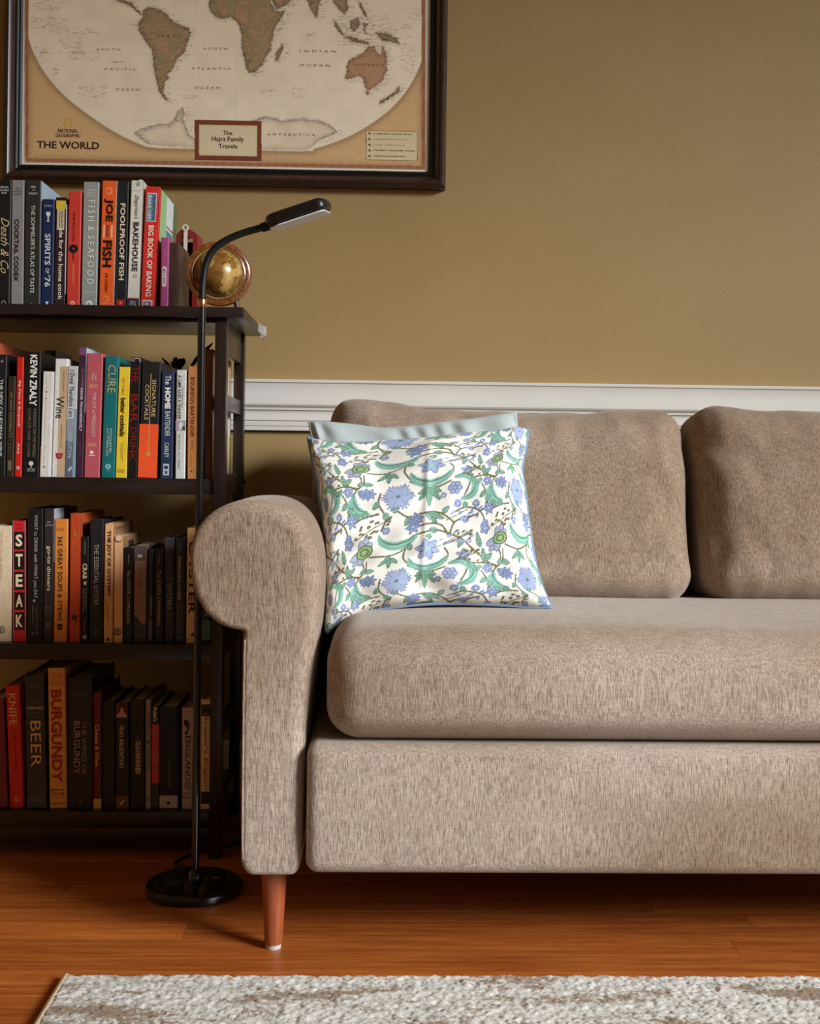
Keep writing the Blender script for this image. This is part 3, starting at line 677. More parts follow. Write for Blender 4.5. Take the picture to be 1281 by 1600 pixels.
for P in ICE:
    im = inpoly(jx, jy, P) & ov; CM[im] = (L3((244, 222, 196)) * (0.92 + 0.16 * vnoise(U_, V_, 77, 0.06)[..., None]))[im]; dd = dist_poly(P); dice = np.minimum(dice, dd)
    CM[ov & (V_ < 226) & (dd + 1.5 * vnoise(U_, V_, 13, 0.5) < 2.4)] *= 0.70
    CM[im] *= (1 - 0.22 * np.exp(-(dd / 6) ** 2))[im][..., None]
CM[landmask] *= (1 - 0.34 * np.exp(-(dmin / 3.2) ** 2))[landmask][..., None]
halo = ov & ~landmask & (dmin < 4.5); CM[halo] *= (1 - 0.20 * np.exp(-(dmin / 2.5) ** 2))[halo][..., None]
# rows of tiny place names: short dark dashes along coasts and over island groups
rs = np.random.RandomState(4)
cand = np.argwhere(ov & (np.minimum(dmin, dice + 0.5) < 5.0) & (V_ > 0) & (V_ < 224)); pick = cand[rs.choice(len(cand), 1500)]
isl = [(70, 8, 22, 8), (72, 35, 28, 9), (105, 70, 16, 12), (125, 86, 22, 8), (60, 85, 10, 14), (85, 108, 6, 8), (142, 142, 24, 11), (205, 36, 8, 5), (292, 152, 10, 4), (482, 55, 10, 4), (645, 20, 18, 12), (560, 45, 40, 25), (620, 50, 20, 12), (632, 90, 10, 24), (460, 145, 10, 9), (412, 142, 8, 3), (110, 48, 40, 6), (180, 97, 8, 2), (660, 10, 5, 20)]
pts = [(U_[a, b], V_[a, b]) for a, b in pick]
for cx, cy, ww, hh in isl: pts += [(cx + rs.uniform(-1, 1) * ww, cy + rs.uniform(-1, 1) * hh) for _ in range(int(ww * hh / 5) + 8)]
col0 = lambda x: (x - 33) / (670 - 33) * (nx - 1)
for (x, y_) in pts:
    ln = rs.uniform(1.5, 8); j = int(col0(x)); q = at(x, y_, MY).z; i = int((q - MZ0) / dz)
    if 0 <= i < len(zs) and zs[min(i, len(zs) - 1)] < MZ0 + 0.37:
        j1 = int(min(nx - 1, j + ln * 1.22)); j0 = max(0, j); s_ = rs.rand(max(0, j1 - j0)) < 0.8
        if j1 > j0 and ov[i, j0] and ov[i, j1]: CM[i, j0:j1][s_] *= rs.uniform(0.45, 0.75)
# rope border, white margin, cartouche, key
for d_ in (eb_,):
    band = (d_ > 6.0) & (d_ < 11.5); tw = np.sin((U_ + V_) * 1.6) > 0
    CM[band] = L3((150, 84, 58)); CM[band & tw] = L3((192, 138, 104)); CM[d_ < 6.0] = L3((238, 232, 222))
    CM[(np.abs(d_ - 5.6) < 0.5)] = L3((196, 160, 130))
sk = (U_ - 305) * 0.02
inb = lambda x0, y0, x1, y1: (U_ > x0) & (U_ < x1) & (V_ - sk > y0) & (V_ - sk < y1)
CM[inb(304, 187, 408.5, 250)] = L3((116, 58, 44)); CM[inb(305.5, 188.5, 407, 248.5)] = L3((132, 68, 52)); CM[inb(311, 194.5, 401.5, 242.5)] = L3((226, 206, 164)); CM[inb(313.5, 197, 399, 240)] = L3((234, 216, 180))
CM[inb(571.5, 198, 652.5, 244.5)] = L3((120, 90, 62)); CM[inb(572.4, 199, 651.6, 243.5)] = L3((226, 208, 168))
for k in range(5):
    yy = 203 + k * 8.8; CM[inb(575.5, yy - 1.4, 578.3, yy + 1.4)] = L3((50, 44, 40)); CM[inb(577.5, yy + 0.4, 579.6, yy + 2.2)] = L3((110, 96, 84))
    ln_ = [62, 55, 50, 66, 52][k]; mk = inb(582.5, yy - 0.7, 582.5 + ln_, yy + 0.7) & (vnoise(U_, V_, 8 + k, 1.4) > 0.32); CM[mk] = L3((110, 92, 74))
yb = inb(100, 189, 111.5, 204) & ~inb(102.2, 191.2, 109.3, 201.8); CM[yb] = L3((216, 166, 74))
prt = color_grid('map_print', np.stack([XX, np.full_like(XX, MY), ZZ], -1) - np.array(fm.location), CM, print_mat('map_paper', 0.55), fm, False)
def map_text(s_, x0, y0, x1, y1, c, bold=0.0, shear=0.0, name='lettering', slope=0.0196):
    V, Fs, _a = glyphs(s_, bold, shear); P = []
    for a, b in V:
        px = x0 + a * (x1 - x0); q = at(px, y1 - b * (y1 - y0) + (px - x0) * slope, MY - 0.0006); P.append(tuple(q - fm.location))
    flat_mesh(name, P, Fs, paint(c, 0.6, 0.02), fm)
INK = (42, 34, 28)
map_text('THE WORLD', 58, 220, 155, 231.5, INK, 0.016, name='title_lettering'); map_text('NATIONAL', 91, 201, 122, 207, INK, 0.004); map_text('GEOGRAPHIC', 87, 208.3, 126, 214, INK, 0.004)
map_text('The', 348.5, 204, 363, 211, INK, 0.006); map_text('Hajra Family', 331, 213, 381, 222.5, INK, 0.006); map_text('Travels', 341.5, 224.5, 371, 231.5, INK, 0.006)
for s_, x0, y0, x1 in (('S O U T H', 151, 75, 188), ('P A C I F I C', 163, 106, 214), ('O C E A N', 181, 138, 218), ('S O U T H', 318, 74, 356), ('A T L A N T I C', 298, 105, 361), ('O C E A N', 304, 135, 344), ('I N D I A N', 468, 78, 526), ('O C E A N', 468, 100, 516), ('A N T A R C T I C A', 417, 208, 492), ('A U S T R A L I A', 551, 99, 600), ('B R A Z I L', 245, 54, 286)):
    map_text(s_, x0, y0, x1, y0 + 3.4, (136, 112, 86), -0.004, 0.2, slope=0.012)
# ------------------------------------------------------------------ bookcase
BX1, BX0 = -0.266, -0.80; BYF, BYB = 2.18, 2.495
ROWZ = [0.960, 0.6616, 0.3721, 0.0803]
case = thing('bookcase', 'dark espresso wooden bookcase with open slatted sides, packed with books', 'bookcase', ((BX0 + BX1) / 2, (BYF + BYB) / 2, 0))
def wood(name, x0, x1, y0, y1, z0, z1, mat='case', c=0.0015, par=None): return MB().box(x0, x1, y0, y1, z0, z1, c).build(name, M[mat], par or case, 30)
tx1 = at(381, 485, 2.165).x
wood('top_board', BX0 - 0.03, tx1, 2.165, 2.50, 0.942, 0.960, c=0.003)
for z in ROWZ[1:]: wood('shelf', BX0 + 0.02, BX1 - 0.0205, BYF + 0.006, BYB - 0.004, z - 0.028, z)
for z in (0.9415, ROWZ[3] - 0.0285): wood('apron', BX0 + 0.02, BX1 - 0.0205, BYF + 0.012, BYF + 0.026, z - (0.006 if z > 0.5 else 0.03), z)
for x0 in (BX1 - 0.020, BX0):
    for y0 in (BYF, BYB - 0.030): wood('post', x0, x0 + 0.020, y0, y0 + 0.030, 0, 0.9418, 'case_up', 0.0012)
    xa, xb = x0 + 0.004, x0 + 0.015
    for z0, z1 in [(0.884, 0.9415)] + [(zz + 0.122, zz + 0.150) for zz in ROWZ[1:]] + [(zz - 0.030, zz + 0.008) for zz in ROWZ[1:]]:
        wood('side_rail', xa, xb, BYF + 0.0302, BYB - 0.0302, z0, z1)
MB().lathe([(0, 0), (0.0045, 0), (0.0052, 0.0015), (0.0052, 0.0035), (0.0035, 0.005), (0, 0.005)], (0, 0, 0), 14).build('screw_cap', M['rubber'], case, True, rel=False)
sc_ = [o for o in case.children if o.name.startswith('screw_cap')][0]; sc_.location = Vector((BX1, BYB - 0.015, at(376, 752, 2.48).z)) - case.location; sc_.rotation_euler = (0, math.pi / 2, 0)
gm = NT('clear_vinyl'); gm.set(Base_Color=(0.92, 0.92, 0.97, 1), Roughness=0.12, Transmission_Weight=0.7, Alpha=1.0)
gm.set(Base_Color=gm.ramp(gm.noise(gm.coord((1, 1, 1)), 60), [(0.3, (0.80, 0.80, 0.86)), (0.7, (0.95, 0.95, 1.0))]))
cg = thing('corner_guard', 'clear plastic corner guard on the edge of the bookcase top', 'corner guard', (tx1 + 0.002, 2.40, 0.951))
_p = [(0.0004, 2.42), (0.0018, 2.425), (0.0026, 2.45), (0.0045, 2.475), (0.0095, 2.497), (0.0040, 2.50), (0.0004, 2.50)]
MB().prism(_p, lambda p, q, t: (tx1 + p, q, t), 0.943, 0.9605).build('guard_wing', gm.m, cg, 30)
MB().prism([(0.0025, 0.943), (0.0085, 0.936), (0.003, 0.934), (0.0004, 0.943)], lambda p, q, t: (tx1 + p, t, q), 2.455, 2.485).build('peeling_tab', gm.m, cg)

# ------------------------------------------------------------------ books
GROUPS = ['books on the top of the bookcase', 'books on the second shelf', 'books on the third shelf', 'books on the lowest shelf']
BASE = [481, 746.5, 1003, 1262]
def add_part(name, b, mat, root, smooth=False): return b.build(name, mat, root, smooth, rel=False)
def book(row, xb, xt, yt, col, label, deco=(), d=0.165, Y=2.205, soft=False, side=None, rough=0.42, bar=0.0, zoff=0.0):
    """xb: left/right photo pixels of the spine foot, xt: left pixel of its top, yt: pixel of its top"""
    y0 = BASE[row]; sc = F / Y
    pl, pr_, pt = at(xb[0], y0, Y), at(xb[1], y0, Y), at(xt, yt, Y)
    w = pr_.x - pl.x - 0.0006; zb = ROWZ[row] + zoff; h = pt.z - at(xb[0], y0, Y).z; h = max(0.05, h)
    ang = math.atan2(pt.x - pl.x, h)
    if abs(ang) < 0.002: ang = 0.0
    root = thing('book', label, 'book', ((pl.x + pr_.x) / 2, Y, zb + abs(math.sin(ang)) * w / 2 + 0.0001), GROUPS[row])
    root.rotation_euler = (0, ang, 0)
    cm = paint(col, rough, 0.08, 90); hw = w / 2; t = 0.0007 if soft else 0.0022; c = 0.0008 if soft else 0.0016
    out = [(-hw, d), (-hw, c), (-hw + c, 0), (hw - c, 0), (hw, c), (hw, d)]; inn = [(hw - t, d), (hw - t, t + c), (-hw + t, t + c), (-hw + t, d)]
    add_part('cover', MB().prism(out + inn, lambda p, q, z: (p, q, z), 0, h), cm, root)
    ov_ = 0.0004 if soft else 0.003
    add_part('page_block', MB().box(-hw + t + 0.0002, hw - t - 0.0002, t + c + 0.0003, d - (0.0006 if soft else 0.004), ov_, h - ov_), M['pages'], root)
    k = h / (y0 - yt) ; zz = lambda py: h - (py - yt) * k
    if side:                                  # printed colour of the front board, the side that faces right
        for (f0, f1, g0, g1, c_) in side: add_part('cover_print', MB().box(hw, hw + 0.0003, d * f0, d * f1, h * g0, h * g1), paint(c_, 0.4, 0.06, 90), root)
    for it in deco:
        if it[0] == 't':                      # lettering that runs down the spine
            _, s_, a, b, xc, hf, c_ = it[:7]; bold = it[7] if len(it) > 7 else 0.0; sh = it[8] if len(it) > 8 else 0.0
            V, Fs, _a = glyphs(s_, bold, sh); cx = -hw + xc * w; gh = hf * w
            P = [(cx - gh / 2 + q * gh, -0.0010, zz(a + p * (b - a))) for p, q in V]
            flat_mesh('lettering', P, Fs, paint(c_, 0.5, 0.03), root)
        elif it[0] == 'h':                    # upright lettering across the spine
            _, s_, a, b, x0, x1, c_ = it[:7]; bold = it[7] if len(it) > 7 else 0.0
            V, Fs, _a = glyphs(s_, bold, 0); P = [(-hw + (x0 + p * (x1 - x0)) * w, -0.0010, zz(b - q * (b - a))) for p, q in V]
            flat_mesh('lettering', P, Fs, paint(c_, 0.5, 0.03), root)
        elif it[0] == 'r':                    # printed block on the spine
            _, a, b, x0, x1, c_ = it[:6]; yy = it[6] if len(it) > 6 else 0.0003
            add_part('spine_panel', MB().box(-hw + x0 * w, -hw + x1 * w, -yy, 0.0001, zz(b), zz(a)), paint(c_, 0.45, 0.06, 90), root)
        elif it[0] == 'o':                    # round emblem
            _, yc, xc, rp, c_ = it[:5]; yy = it[5] if len(it) > 5 else 0.0005; r_ = rp * k; n = 20
            add_part('emblem', MB().prism([(-hw + xc * w + r_ * math.cos(2 * math.pi * i / n), zz(yc) + r_ * math.sin(2 * math.pi * i / n)) for i in range(n)], lambda p, q, z: (p, -z, q), 0, yy), paint(c_, 0.5, 0.03), root)
        elif it[0] == 'p':                    # printed outline: polygon in (spine fraction, pixel height)
            _, pts_, c_ = it[:3]; yy = it[3] if len(it) > 3 else 0.0005
            add_part('emblem', MB().prism([(-hw + a * w, zz(b)) for a, b in pts_], lambda p, q, z: (p, -z, q), 0, yy), paint(c_, 0.5, 0.03), root)
    return root
WH, CR, BK, GO = (232, 228, 220), (226, 204, 168), (18, 17, 18), (176, 140, 82)
def cup(yt, c):                               # a little chalice mark
    return [('p', [(0.32, yt), (0.68, yt), (0.66, yt + 5), (0.56, yt + 7), (0.54, yt + 13), (0.66, yt + 15), (0.34, yt + 15), (0.46, yt + 13), (0.44, yt + 7), (0.34, yt + 5)], c)]
# --- top row
book(0, (-18, 15), -15, 283, (24, 24, 26), 'black book with gold script at the left end of the top row', [('t', 'Death & Co', 343, 430, 0.74, 0.40, (202, 176, 126), 0.0, 0.45), ('h', 'KAPLAN', 294, 297, 0.45, 0.86, WH), ('h', 'FAUCHALD', 298.5, 301.5, 0.42, 0.90, WH), ('h', 'DAY', 303, 306, 0.55, 0.80, WH), ('o', 476, 0.72, 3.5, (150, 146, 140)), ('o', 476, 0.72, 2.3, (24, 24, 26), 0.0007)])
book(0, (16, 36), 18, 284, (140, 135, 134), 'grey book with bold black letters beside the gold-script black book', [('t', 'COCKTAIL CODEX', 345, 442, 0.45, 0.36, BK, 0.022), ('h', 'ALEX', 296, 298.5, 0.33, 0.68, (70, 66, 66)), ('h', 'FAUCHALD', 300, 302.5, 0.15, 0.85, (70, 66, 66)), ('h', 'KAPLAN', 304.5, 307, 0.2, 0.8, (70, 66, 66)), ('r', 284, 481, 0.90, 0.99, (164, 162, 160))])
book(0, (37, 62), 39.5, 284, (46, 45, 42), 'thick charcoal book with thin white title and a pale blue cover', [('t', "THE SOMMELIER'S ATLAS OF TASTE", 323, 460, 0.52, 0.26, (214, 210, 198), 0.004), ('h', 'PARR', 293, 296, 0.36, 0.68, WH), ('h', 'and', 298, 300, 0.46, 0.58, WH), ('h', 'MACKAY', 303, 306, 0.24, 0.80, WH), ('o', 479, 0.5, 2.6, (180, 176, 168))], d=0.20, side=[(0.01, 1, 0, 1, (168, 186, 206))])
book(0, (63.5, 83), 66, 313, (26, 40, 78), 'navy book with pale slab letters and a cup mark', [('t', 'SPIRITS', 367, 416, 0.5, 0.46, (206, 212, 214), 0.02), ('t', 'OF', 421, 429, 0.5, 0.30, (206, 212, 214), 0.01), ('t', "'76", 432, 450, 0.52, 0.46, (206, 212, 214), 0.02), ('h', 'LEIBLE', 322, 325, 0.15, 0.85, (170, 176, 186))] + cup(333, (214, 218, 220)) + [('p', [(0.35, 473), (0.65, 473), (0.56, 476.5), (0.65, 480), (0.35, 480), (0.44, 476.5)], (206, 212, 214)), ('o', 358, 0.5, 1.4, (70, 44, 66)), ('o', 460, 0.5, 1.4, (70, 44, 66))], d=0.13)
book(0, (84, 101), 87, 310, (50, 32, 32), 'dark brown paperback with a yellow price sticker on its spine', [('t', 'ide for the home cook', 359, 470, 0.58, 0.42, WH, 0.012), ('r', 310, 316, 0, 1, (24, 22, 22)), ('r', 315, 328, 0.06, 0.96, (222, 186, 52), 0.0006), ('r', 327, 361, 0.16, 0.84, (206, 190, 158), 0.0005), ('r', 331, 357, 0.36, 0.44, (120, 104, 84), 0.0007), ('r', 331, 357, 0.56, 0.62, (120, 104, 84), 0.0007), ('t', '|||||| || |||', 331, 357, 0.70, 0.12, (90, 80, 70)), ('o', 479, 0.5, 1.6, (140, 128, 120))], d=0.15, soft=True, side=[(0, 0.2, 0.12, 0.94, (226, 224, 226))])
book(0, (103.5, 124), 107.5, 300, (206, 62, 52), 'red book with a black disc and short stem on its spine', [('t', 'THE MODERN KITCHEN', 331, 378, 0.46, 0.16, (92, 24, 20), 0.006), ('o', 390, 0.46, 6.8, BK), ('o', 390, 0.46, 1.5, (206, 62, 52), 0.0008), ('r', 396, 408, 0.42, 0.48, BK, 0.0005), ('t', 'THE HAYWARD', 413, 443, 0.46, 0.18, (232, 150, 84), 0.006), ('o', 475, 0.46, 3.4, (238, 208, 180)), ('o', 475, 0.46, 1.6, (206, 62, 52), 0.0008)], d=0.15)
book(0, (126, 151), 130, 285, (150, 152, 148), 'grey book with widely spaced white letters beside the orange book', [('t', 'F I S H  &  S E A F O O D', 314, 445, 0.56, 0.42, (232, 232, 226), 0.0), ('h', 'THE HOG', 297, 299.5, 0.26, 0.82, WH), ('h', 'ISLAND', 301.5, 304, 0.30, 0.78, WH), ('h', 'BOOK OF', 306, 308.5, 0.26, 0.82, WH), ('h', 'JOHN ASH', 457, 459.5, 0.22, 0.80, WH), ('o', 476, 0.52, 5.4, (228, 228, 224)), ('o', 476, 0.52, 2.6, (150, 152, 148), 0.0008)], d=0.19)
book(0, (154, 177.5), 159.5, 283, (236, 98, 40), 'bright orange book with heavy black block letters', [('t', 'JOE', 311, 347, 0.50, 0.62, (26, 18, 16), 0.035), ('t', 'KNOWS', 352, 371, 0.46, 0.26, (120, 44, 18), 0.01), ('r', 352, 372, 0.16, 0.28, (240, 190, 160)), ('r', 352, 372, 0.68, 0.80, (240, 190, 160)), ('t', 'FISH', 376, 418, 0.48, 0.62, (26, 18, 16), 0.035), ('t', 'JOE GURRERA', 427, 457, 0.46, 0.26, (110, 40, 16), 0.012), ('o', 299, 0.48, 5.5, (244, 158, 110)), ('o', 299, 0.48, 3.6, (236, 98, 40), 0.0008), ('o', 467.5, 0.46, 4.4, (246, 170, 126)), ('o', 467.5, 0.46, 3.4, (236, 98, 40), 0.0008), ('h', 'COUNTRYMAN', 474, 476, 0.12, 0.84, (246, 190, 156)), ('h', 'PRESS', 477, 479, 0.3, 0.66, (246, 190, 156))], d=0.17, side=[(0.0, 0.12, 0, 1, (226, 222, 214)), (0.12, 1, 0, 1, (205, 205, 205))])
book(0, (179.5, 197), 184, 284, (30, 34, 38), 'black book with cream capitals and a red foot label', [('t', 'FOOLPROOF FISH', 318, 438, 0.52, 0.46, (232, 212, 184), 0.022), ('r', 468, 480, 0.12, 0.86, (176, 40, 36)), ('o', 473, 0.5, 2, (226, 130, 110))], d=0.19)
book(0, (197.5, 217), 204.5, 282, (222, 216, 206), 'cream book with worn jacket, navy capitals and a navy foot', [('t', 'BAKEHOUSE', 347, 424, 0.56, 0.46, (30, 34, 54), 0.018), ('t', "Zingerman's", 304, 342, 0.52, 0.40, (34, 34, 44), 0.0, 0.5), ('r', 467, 481, 0, 1, (36, 48, 72)), ('r', 465.4, 467, 0, 1, (170, 56, 52)), ('t', 'BAKED', 470, 477, 0.5, 0.5, (176, 182, 190), 0, 0.4), ('o', 287.5, 0.60, 2.8, (70, 74, 84)), ('o', 287.5, 0.60, 1.9, (222, 216, 206), 0.0008), ('h', 'Z', 286, 289, 0.55, 0.66, (70, 74, 84)), ('r', 297.5, 298.2, 0.12, 0.8, (150, 146, 140)), ('o', 431, 0.6, 2.6, (80, 80, 86)), ('o', 431, 0.6, 1.8, (222, 216, 206), 0.0008), ('p', [(0.55, 282.5), (0.8, 279.8), (0.74, 281.2), (0.97, 280.5), (1.0, 284), (0.9, 283.2), (0.7, 284)], (232, 228, 220), 0.0009)], d=0.19, side=[(0, 1, 0, 1, (214, 208, 198))])
book(0, (219, 241), 227.5, 291, (216, 50, 42), 'tall red baking book with a pale blue panel on its spine', [('r', 301, 346, 0.14, 0.84, (208, 212, 210)), ('r', 302.5, 344.5, 0.18, 0.80, (96, 134, 164), 0.0006), ('t', 'BAKE OFF', 305, 343, 0.34, 0.24, (228, 226, 220), 0.02), ('t', 'THE GREAT BRITISH', 305, 343, 0.66, 0.14, (44, 62, 86), 0.006), ('t', 'BIG BOOK OF BAKING', 352, 463, 0.53, 0.40, (246, 226, 208), 0.018), ('r', 468.5, 480.5, 0.14, 0.86, (226, 200, 196)), ('r', 471, 478, 0.22, 0.76, (48, 52, 92), 0.0006), ('h', 'BBC', 472.6, 476.6, 0.3, 0.70, WH, 0.01)], d=0.195, side=[(0.0, 0.10, 0, 1, (216, 50, 42)), (0.10, 0.40, 0.48, 1, (150, 196, 138)), (0.40, 0.78, 0.50, 1, (214, 222, 226)), (0.78, 1, 0.4, 1, (96, 110, 70)), (0.10, 1, 0, 0.48, (150, 60, 50)), (0.42, 0.76, 0.66, 0.72, (110, 160, 196)), (0.42, 0.78, 0.52, 0.62, (204, 84, 76)), (0.42, 0.8, 0.74, 0.755, (180, 60, 56))])
book(0, (249.5, 262), 251.5, 370, (164, 74, 124), 'small plum-pink book with a white pill label beside the wooden bookend', [('p', [(0.22, 419), (0.3, 416), (0.5, 414.5), (0.7, 416), (0.78, 419), (0.78, 443), (0.7, 446), (0.5, 447.5), (0.3, 446), (0.22, 443)], (222, 206, 212)), ('t', 'MINI BAR', 419, 443, 0.5, 0.30, (146, 110, 130), 0.006), ('t', 'MINI BAR', 390, 408, 0.5, 0.14, (206, 140, 180)), ('t', 'CHRONICLE', 452, 468, 0.5, 0.14, (206, 140, 180))], d=0.13)
# --- second row
book(1, (-34, -10), -31, 536, (206, 92, 66), 'tall orange-red book cut by the left edge, taller than its neighbours', [], d=0.21)
book(1, (-9, 8), -6, 556, (26, 26, 29), 'black book with white title at the left end of the second shelf', [('t', 'THE NEW CALIFORNIA WINE', 595, 715, 0.54, 0.30, (206, 206, 204), 0.012), ('o', 567, 0.55, 2.2, (120, 118, 116))], d=0.18)
book(1, (8.5, 21), 12, 590, (48, 40, 30), 'short dark brown book with gold capitals beside the thin red book', [('t', 'SIP AND SENSIBILITY', 615, 687, 0.52, 0.36, (146, 112, 60), 0.008), ('r', 722, 737, 0.28, 0.72, (120, 100, 62)), ('t', '|||', 696, 708, 0.5, 0.4, (92, 78, 54))], d=0.13)
book(1, (22, 33.5), 26, 560, (208, 36, 26), 'thin bright red book with white letters on the second shelf', [('t', 'Big Macs & Burgundy', 597, 670, 0.5, 0.38, (238, 214, 204), 0.014), ('t', 'PRICE', 695, 711, 0.5, 0.3, (238, 214, 204), 0.006), ('o', 733, 0.5, 2.6, (238, 190, 180)), ('o', 733, 0.5, 1.2, (208, 36, 26), 0.0008)], d=0.17)
book(1, (35, 60.5), 38.5, 552, (20, 20, 22), 'thick black book with bold white capitals between red and white books', [('t', 'KEVIN ZRALY', 556, 636, 0.58, 0.44, (238, 236, 232), 0.028), ('t', 'WINDOWS ON THE WORLD', 640, 716, 0.70, 0.20, (132, 116, 84), 0.006), ('t', 'COMPLETE WINE COURSE', 640, 716, 0.36, 0.20, (110, 98, 78), 0.006), ('o', 726, 0.52, 3.6, (214, 212, 208)), ('r', 727, 733, 0.50, 0.55, (214, 212, 208)), ('h', 'STERLING', 733.5, 735.5, 0.28, 0.78, (200, 198, 194)), ('h', 'EPICURE', 736.5, 738.5, 0.30, 0.76, (200, 198, 194))], d=0.13)
book(1, (66, 84.5), 69, 551, (66, 88, 112), 'slate blue book set back behind the short white book', [('r', 551, 700, 0.55, 1.0, (24, 26, 30))], d=0.12, Y=2.345)
book(1, (62, 79.5), 67.5, 582, (228, 224, 216), 'short white book with faint small print, left of the three pale books', [('r', 583, 746, 0.72, 0.99, (242, 242, 244)), ('t', 'the wine lovers daughter and other tales', 604, 726, 0.36, 0.11, (160, 150, 136)), ('t', 'a novel', 588, 602, 0.36, 0.10, (160, 150, 136)), ('o', 614, 0.36, 1.3, (90, 84, 80)), ('o', 624, 0.36, 1.0, (90, 84, 80)), ('o', 731, 0.36, 1.3, (90, 84, 80)), ('r', 700, 746, 0.0, 0.1, (208, 182, 150))], d=0.125, soft=True)
book(1, (80, 101), 86, 562, (232, 230, 226), 'white and tan book with a tall thin title and a red badge', [('r', 574, 746, 0.42, 1.0, (206, 174, 140)), ('t', 'Wine', 621, 655, 0.50, 0.60, (22, 20, 20), 0.0), ('t', 'FRANK SCHOONMAKER', 580, 612, 0.72, 0.12, (150, 116, 84)), ('p', [(0.28, 709.5), (0.82, 709.5), (0.8, 715), (0.68, 718.5), (0.42, 718.5), (0.30, 715)], (166, 40, 44)), ('h', 'Yale', 711.5, 715.5, 0.4, 0.72, (226, 160, 150)), ('t', 'HANDBOOK OF WINE', 664, 700, 0.68, 0.10, (160, 126, 94))], d=0.15)
book(1, (101.5, 117), 106.5, 573, (206, 208, 212), 'pale blue-grey book with slanted title between white and purple books', [('t', 'I Drink Therefore I am', 579, 652, 0.45, 0.50, (70, 70, 76), 0.0, 0.3), ('t', 'SCRUTON', 679, 716, 0.40, 0.40, (206, 212, 218), 0.0), ('r', 655, 746, 0.0, 0.72, (150, 158, 170), 0.0002), ('r', 690, 746, 0.0, 0.72, (96, 106, 122), 0.0003), ('r', 640, 746, 0.74, 1, (134, 168, 184), 0.0002), ('p', [(0.3, 735), (0.5, 731), (0.55, 728), (0.6, 731), (0.75, 736), (0.55, 733), (0.4, 739)], (220, 224, 228))], d=0.14, soft=True)
book(1, (118, 129.5), 124, 544, (70, 34, 58), 'thin dark purple book with white capitals beside the pink book', [('r', 544, 556, 0, 1, (128, 72, 116)), ('t', 'OF GRAPES', 575, 606, 0.55, 0.34, (150, 116, 140), 0.012), ('t', 'DRINK PROGRESSIVELY', 607, 675, 0.5, 0.36, (222, 208, 214), 0.018), ('t', 'HARDIE GRANT', 690, 716, 0.5, 0.14, (130, 98, 110))], d=0.19, side=[(0, 1, 0.5, 1, (196, 208, 220))])
book(1, (130.5, 155.5), 136, 553, (194, 92, 102), 'dusty pink book with fine cream letters on the second shelf', [('t', 'THE JOY of MIXOLOGY', 614, 684, 0.5, 0.30, (236, 208, 200), 0.0), ('r', 601, 607, 0.16, 0.74, (206, 128, 112)), ('r', 693, 699, 0.16, 0.74, (206, 128, 112)), ('t', 'GARY', 585, 596, 0.58, 0.12, (236, 208, 200), 0.004), ('t', 'REGAN', 584, 596, 0.40, 0.12, (236, 208, 200), 0.004), ('o', 707.5, 0.46, 2.8, (238, 224, 220)), ('r', 711.8, 713, 0.30, 0.66, (238, 224, 220))], d=0.17)
book(1, (157.5, 179), 164, 557, (22, 108, 110), 'teal green book with large gold capitals', [('t', 'CURE', 571, 614, 0.55, 0.60, (196, 168, 112), 0.0), ('t', 'BODENHEIMER', 670, 708, 0.62, 0.18, (170, 196, 186), 0.008), ('t', 'and TIMBERLAKE', 670, 713, 0.40, 0.18, (170, 196, 186), 0.008), ('o', 729.5, 0.5, 4.2, (150, 196, 206)), ('p', [(0.42, 732), (0.5, 726), (0.58, 732), (0.5, 730)], (22, 108, 110), 0.0008), ('h', 'APPETITE', 735.5, 737, 0.3, 0.72, (130, 176, 186))], d=0.17)
book(1, (180, 197.5), 186, 573.5, (230, 196, 52), 'yellow book with a bold black lower-case title', [('t', 'HOW TO MAKE', 590, 617, 0.46, 0.20, (196, 104, 36), 0.006), ('t', 'better cocktails', 622, 682, 0.5, 0.44, (34, 28, 14), 0.028), ('t', 'drinks for home and bar', 692, 722, 0.62, 0.12, (150, 112, 30), 0.004), ('t', 'recipes', 692, 716, 0.46, 0.12, (150, 112, 30), 0.004), ('r', 733, 739, 0.15, 0.85, (190, 156, 40))], d=0.14, soft=True)
book(1, (198, 214), 204.5, 558, (22, 18, 18), 'black book with glowing red capitals running down its spine', [('t', 'THE', 573, 597, 0.5, 0.66, (140, 26, 26), 0.004), ('t', 'BAR', 616, 660, 0.5, 0.66, (140, 26, 26), 0.004), ('t', 'DRINK', 668, 720, 0.5, 0.60, (126, 22, 22), 0.004), ('r', 559, 565, 0.06, 0.4, (104, 104, 102)), ('r', 559, 560.5, 0.4, 0.95, (186, 184, 180)), ('r', 559, 565, 0.86, 0.95, (186, 184, 180))], d=0.18)
book(1, (215, 245), 221.5, 565, (30, 29, 30), 'wide black book with an orange lower half and thin gold title', [('r', 662.5, 746, 0, 1, (238, 84, 40)), ('t', 'SIGNATURE', 593, 651, 0.70, 0.20, (206, 182, 140), 0.0), ('t', 'COCKTAILS', 601, 656, 0.34, 0.20, (206, 182, 140), 0.0), ('r', 584, 704, 0.495, 0.525, (206, 160, 100), 0.0006), ('o', 709, 0.5, 4.0, (196, 150, 70), 0.0006), ('o', 709, 0.5, 1.8, (238, 110, 52), 0.0009)], d=0.19)
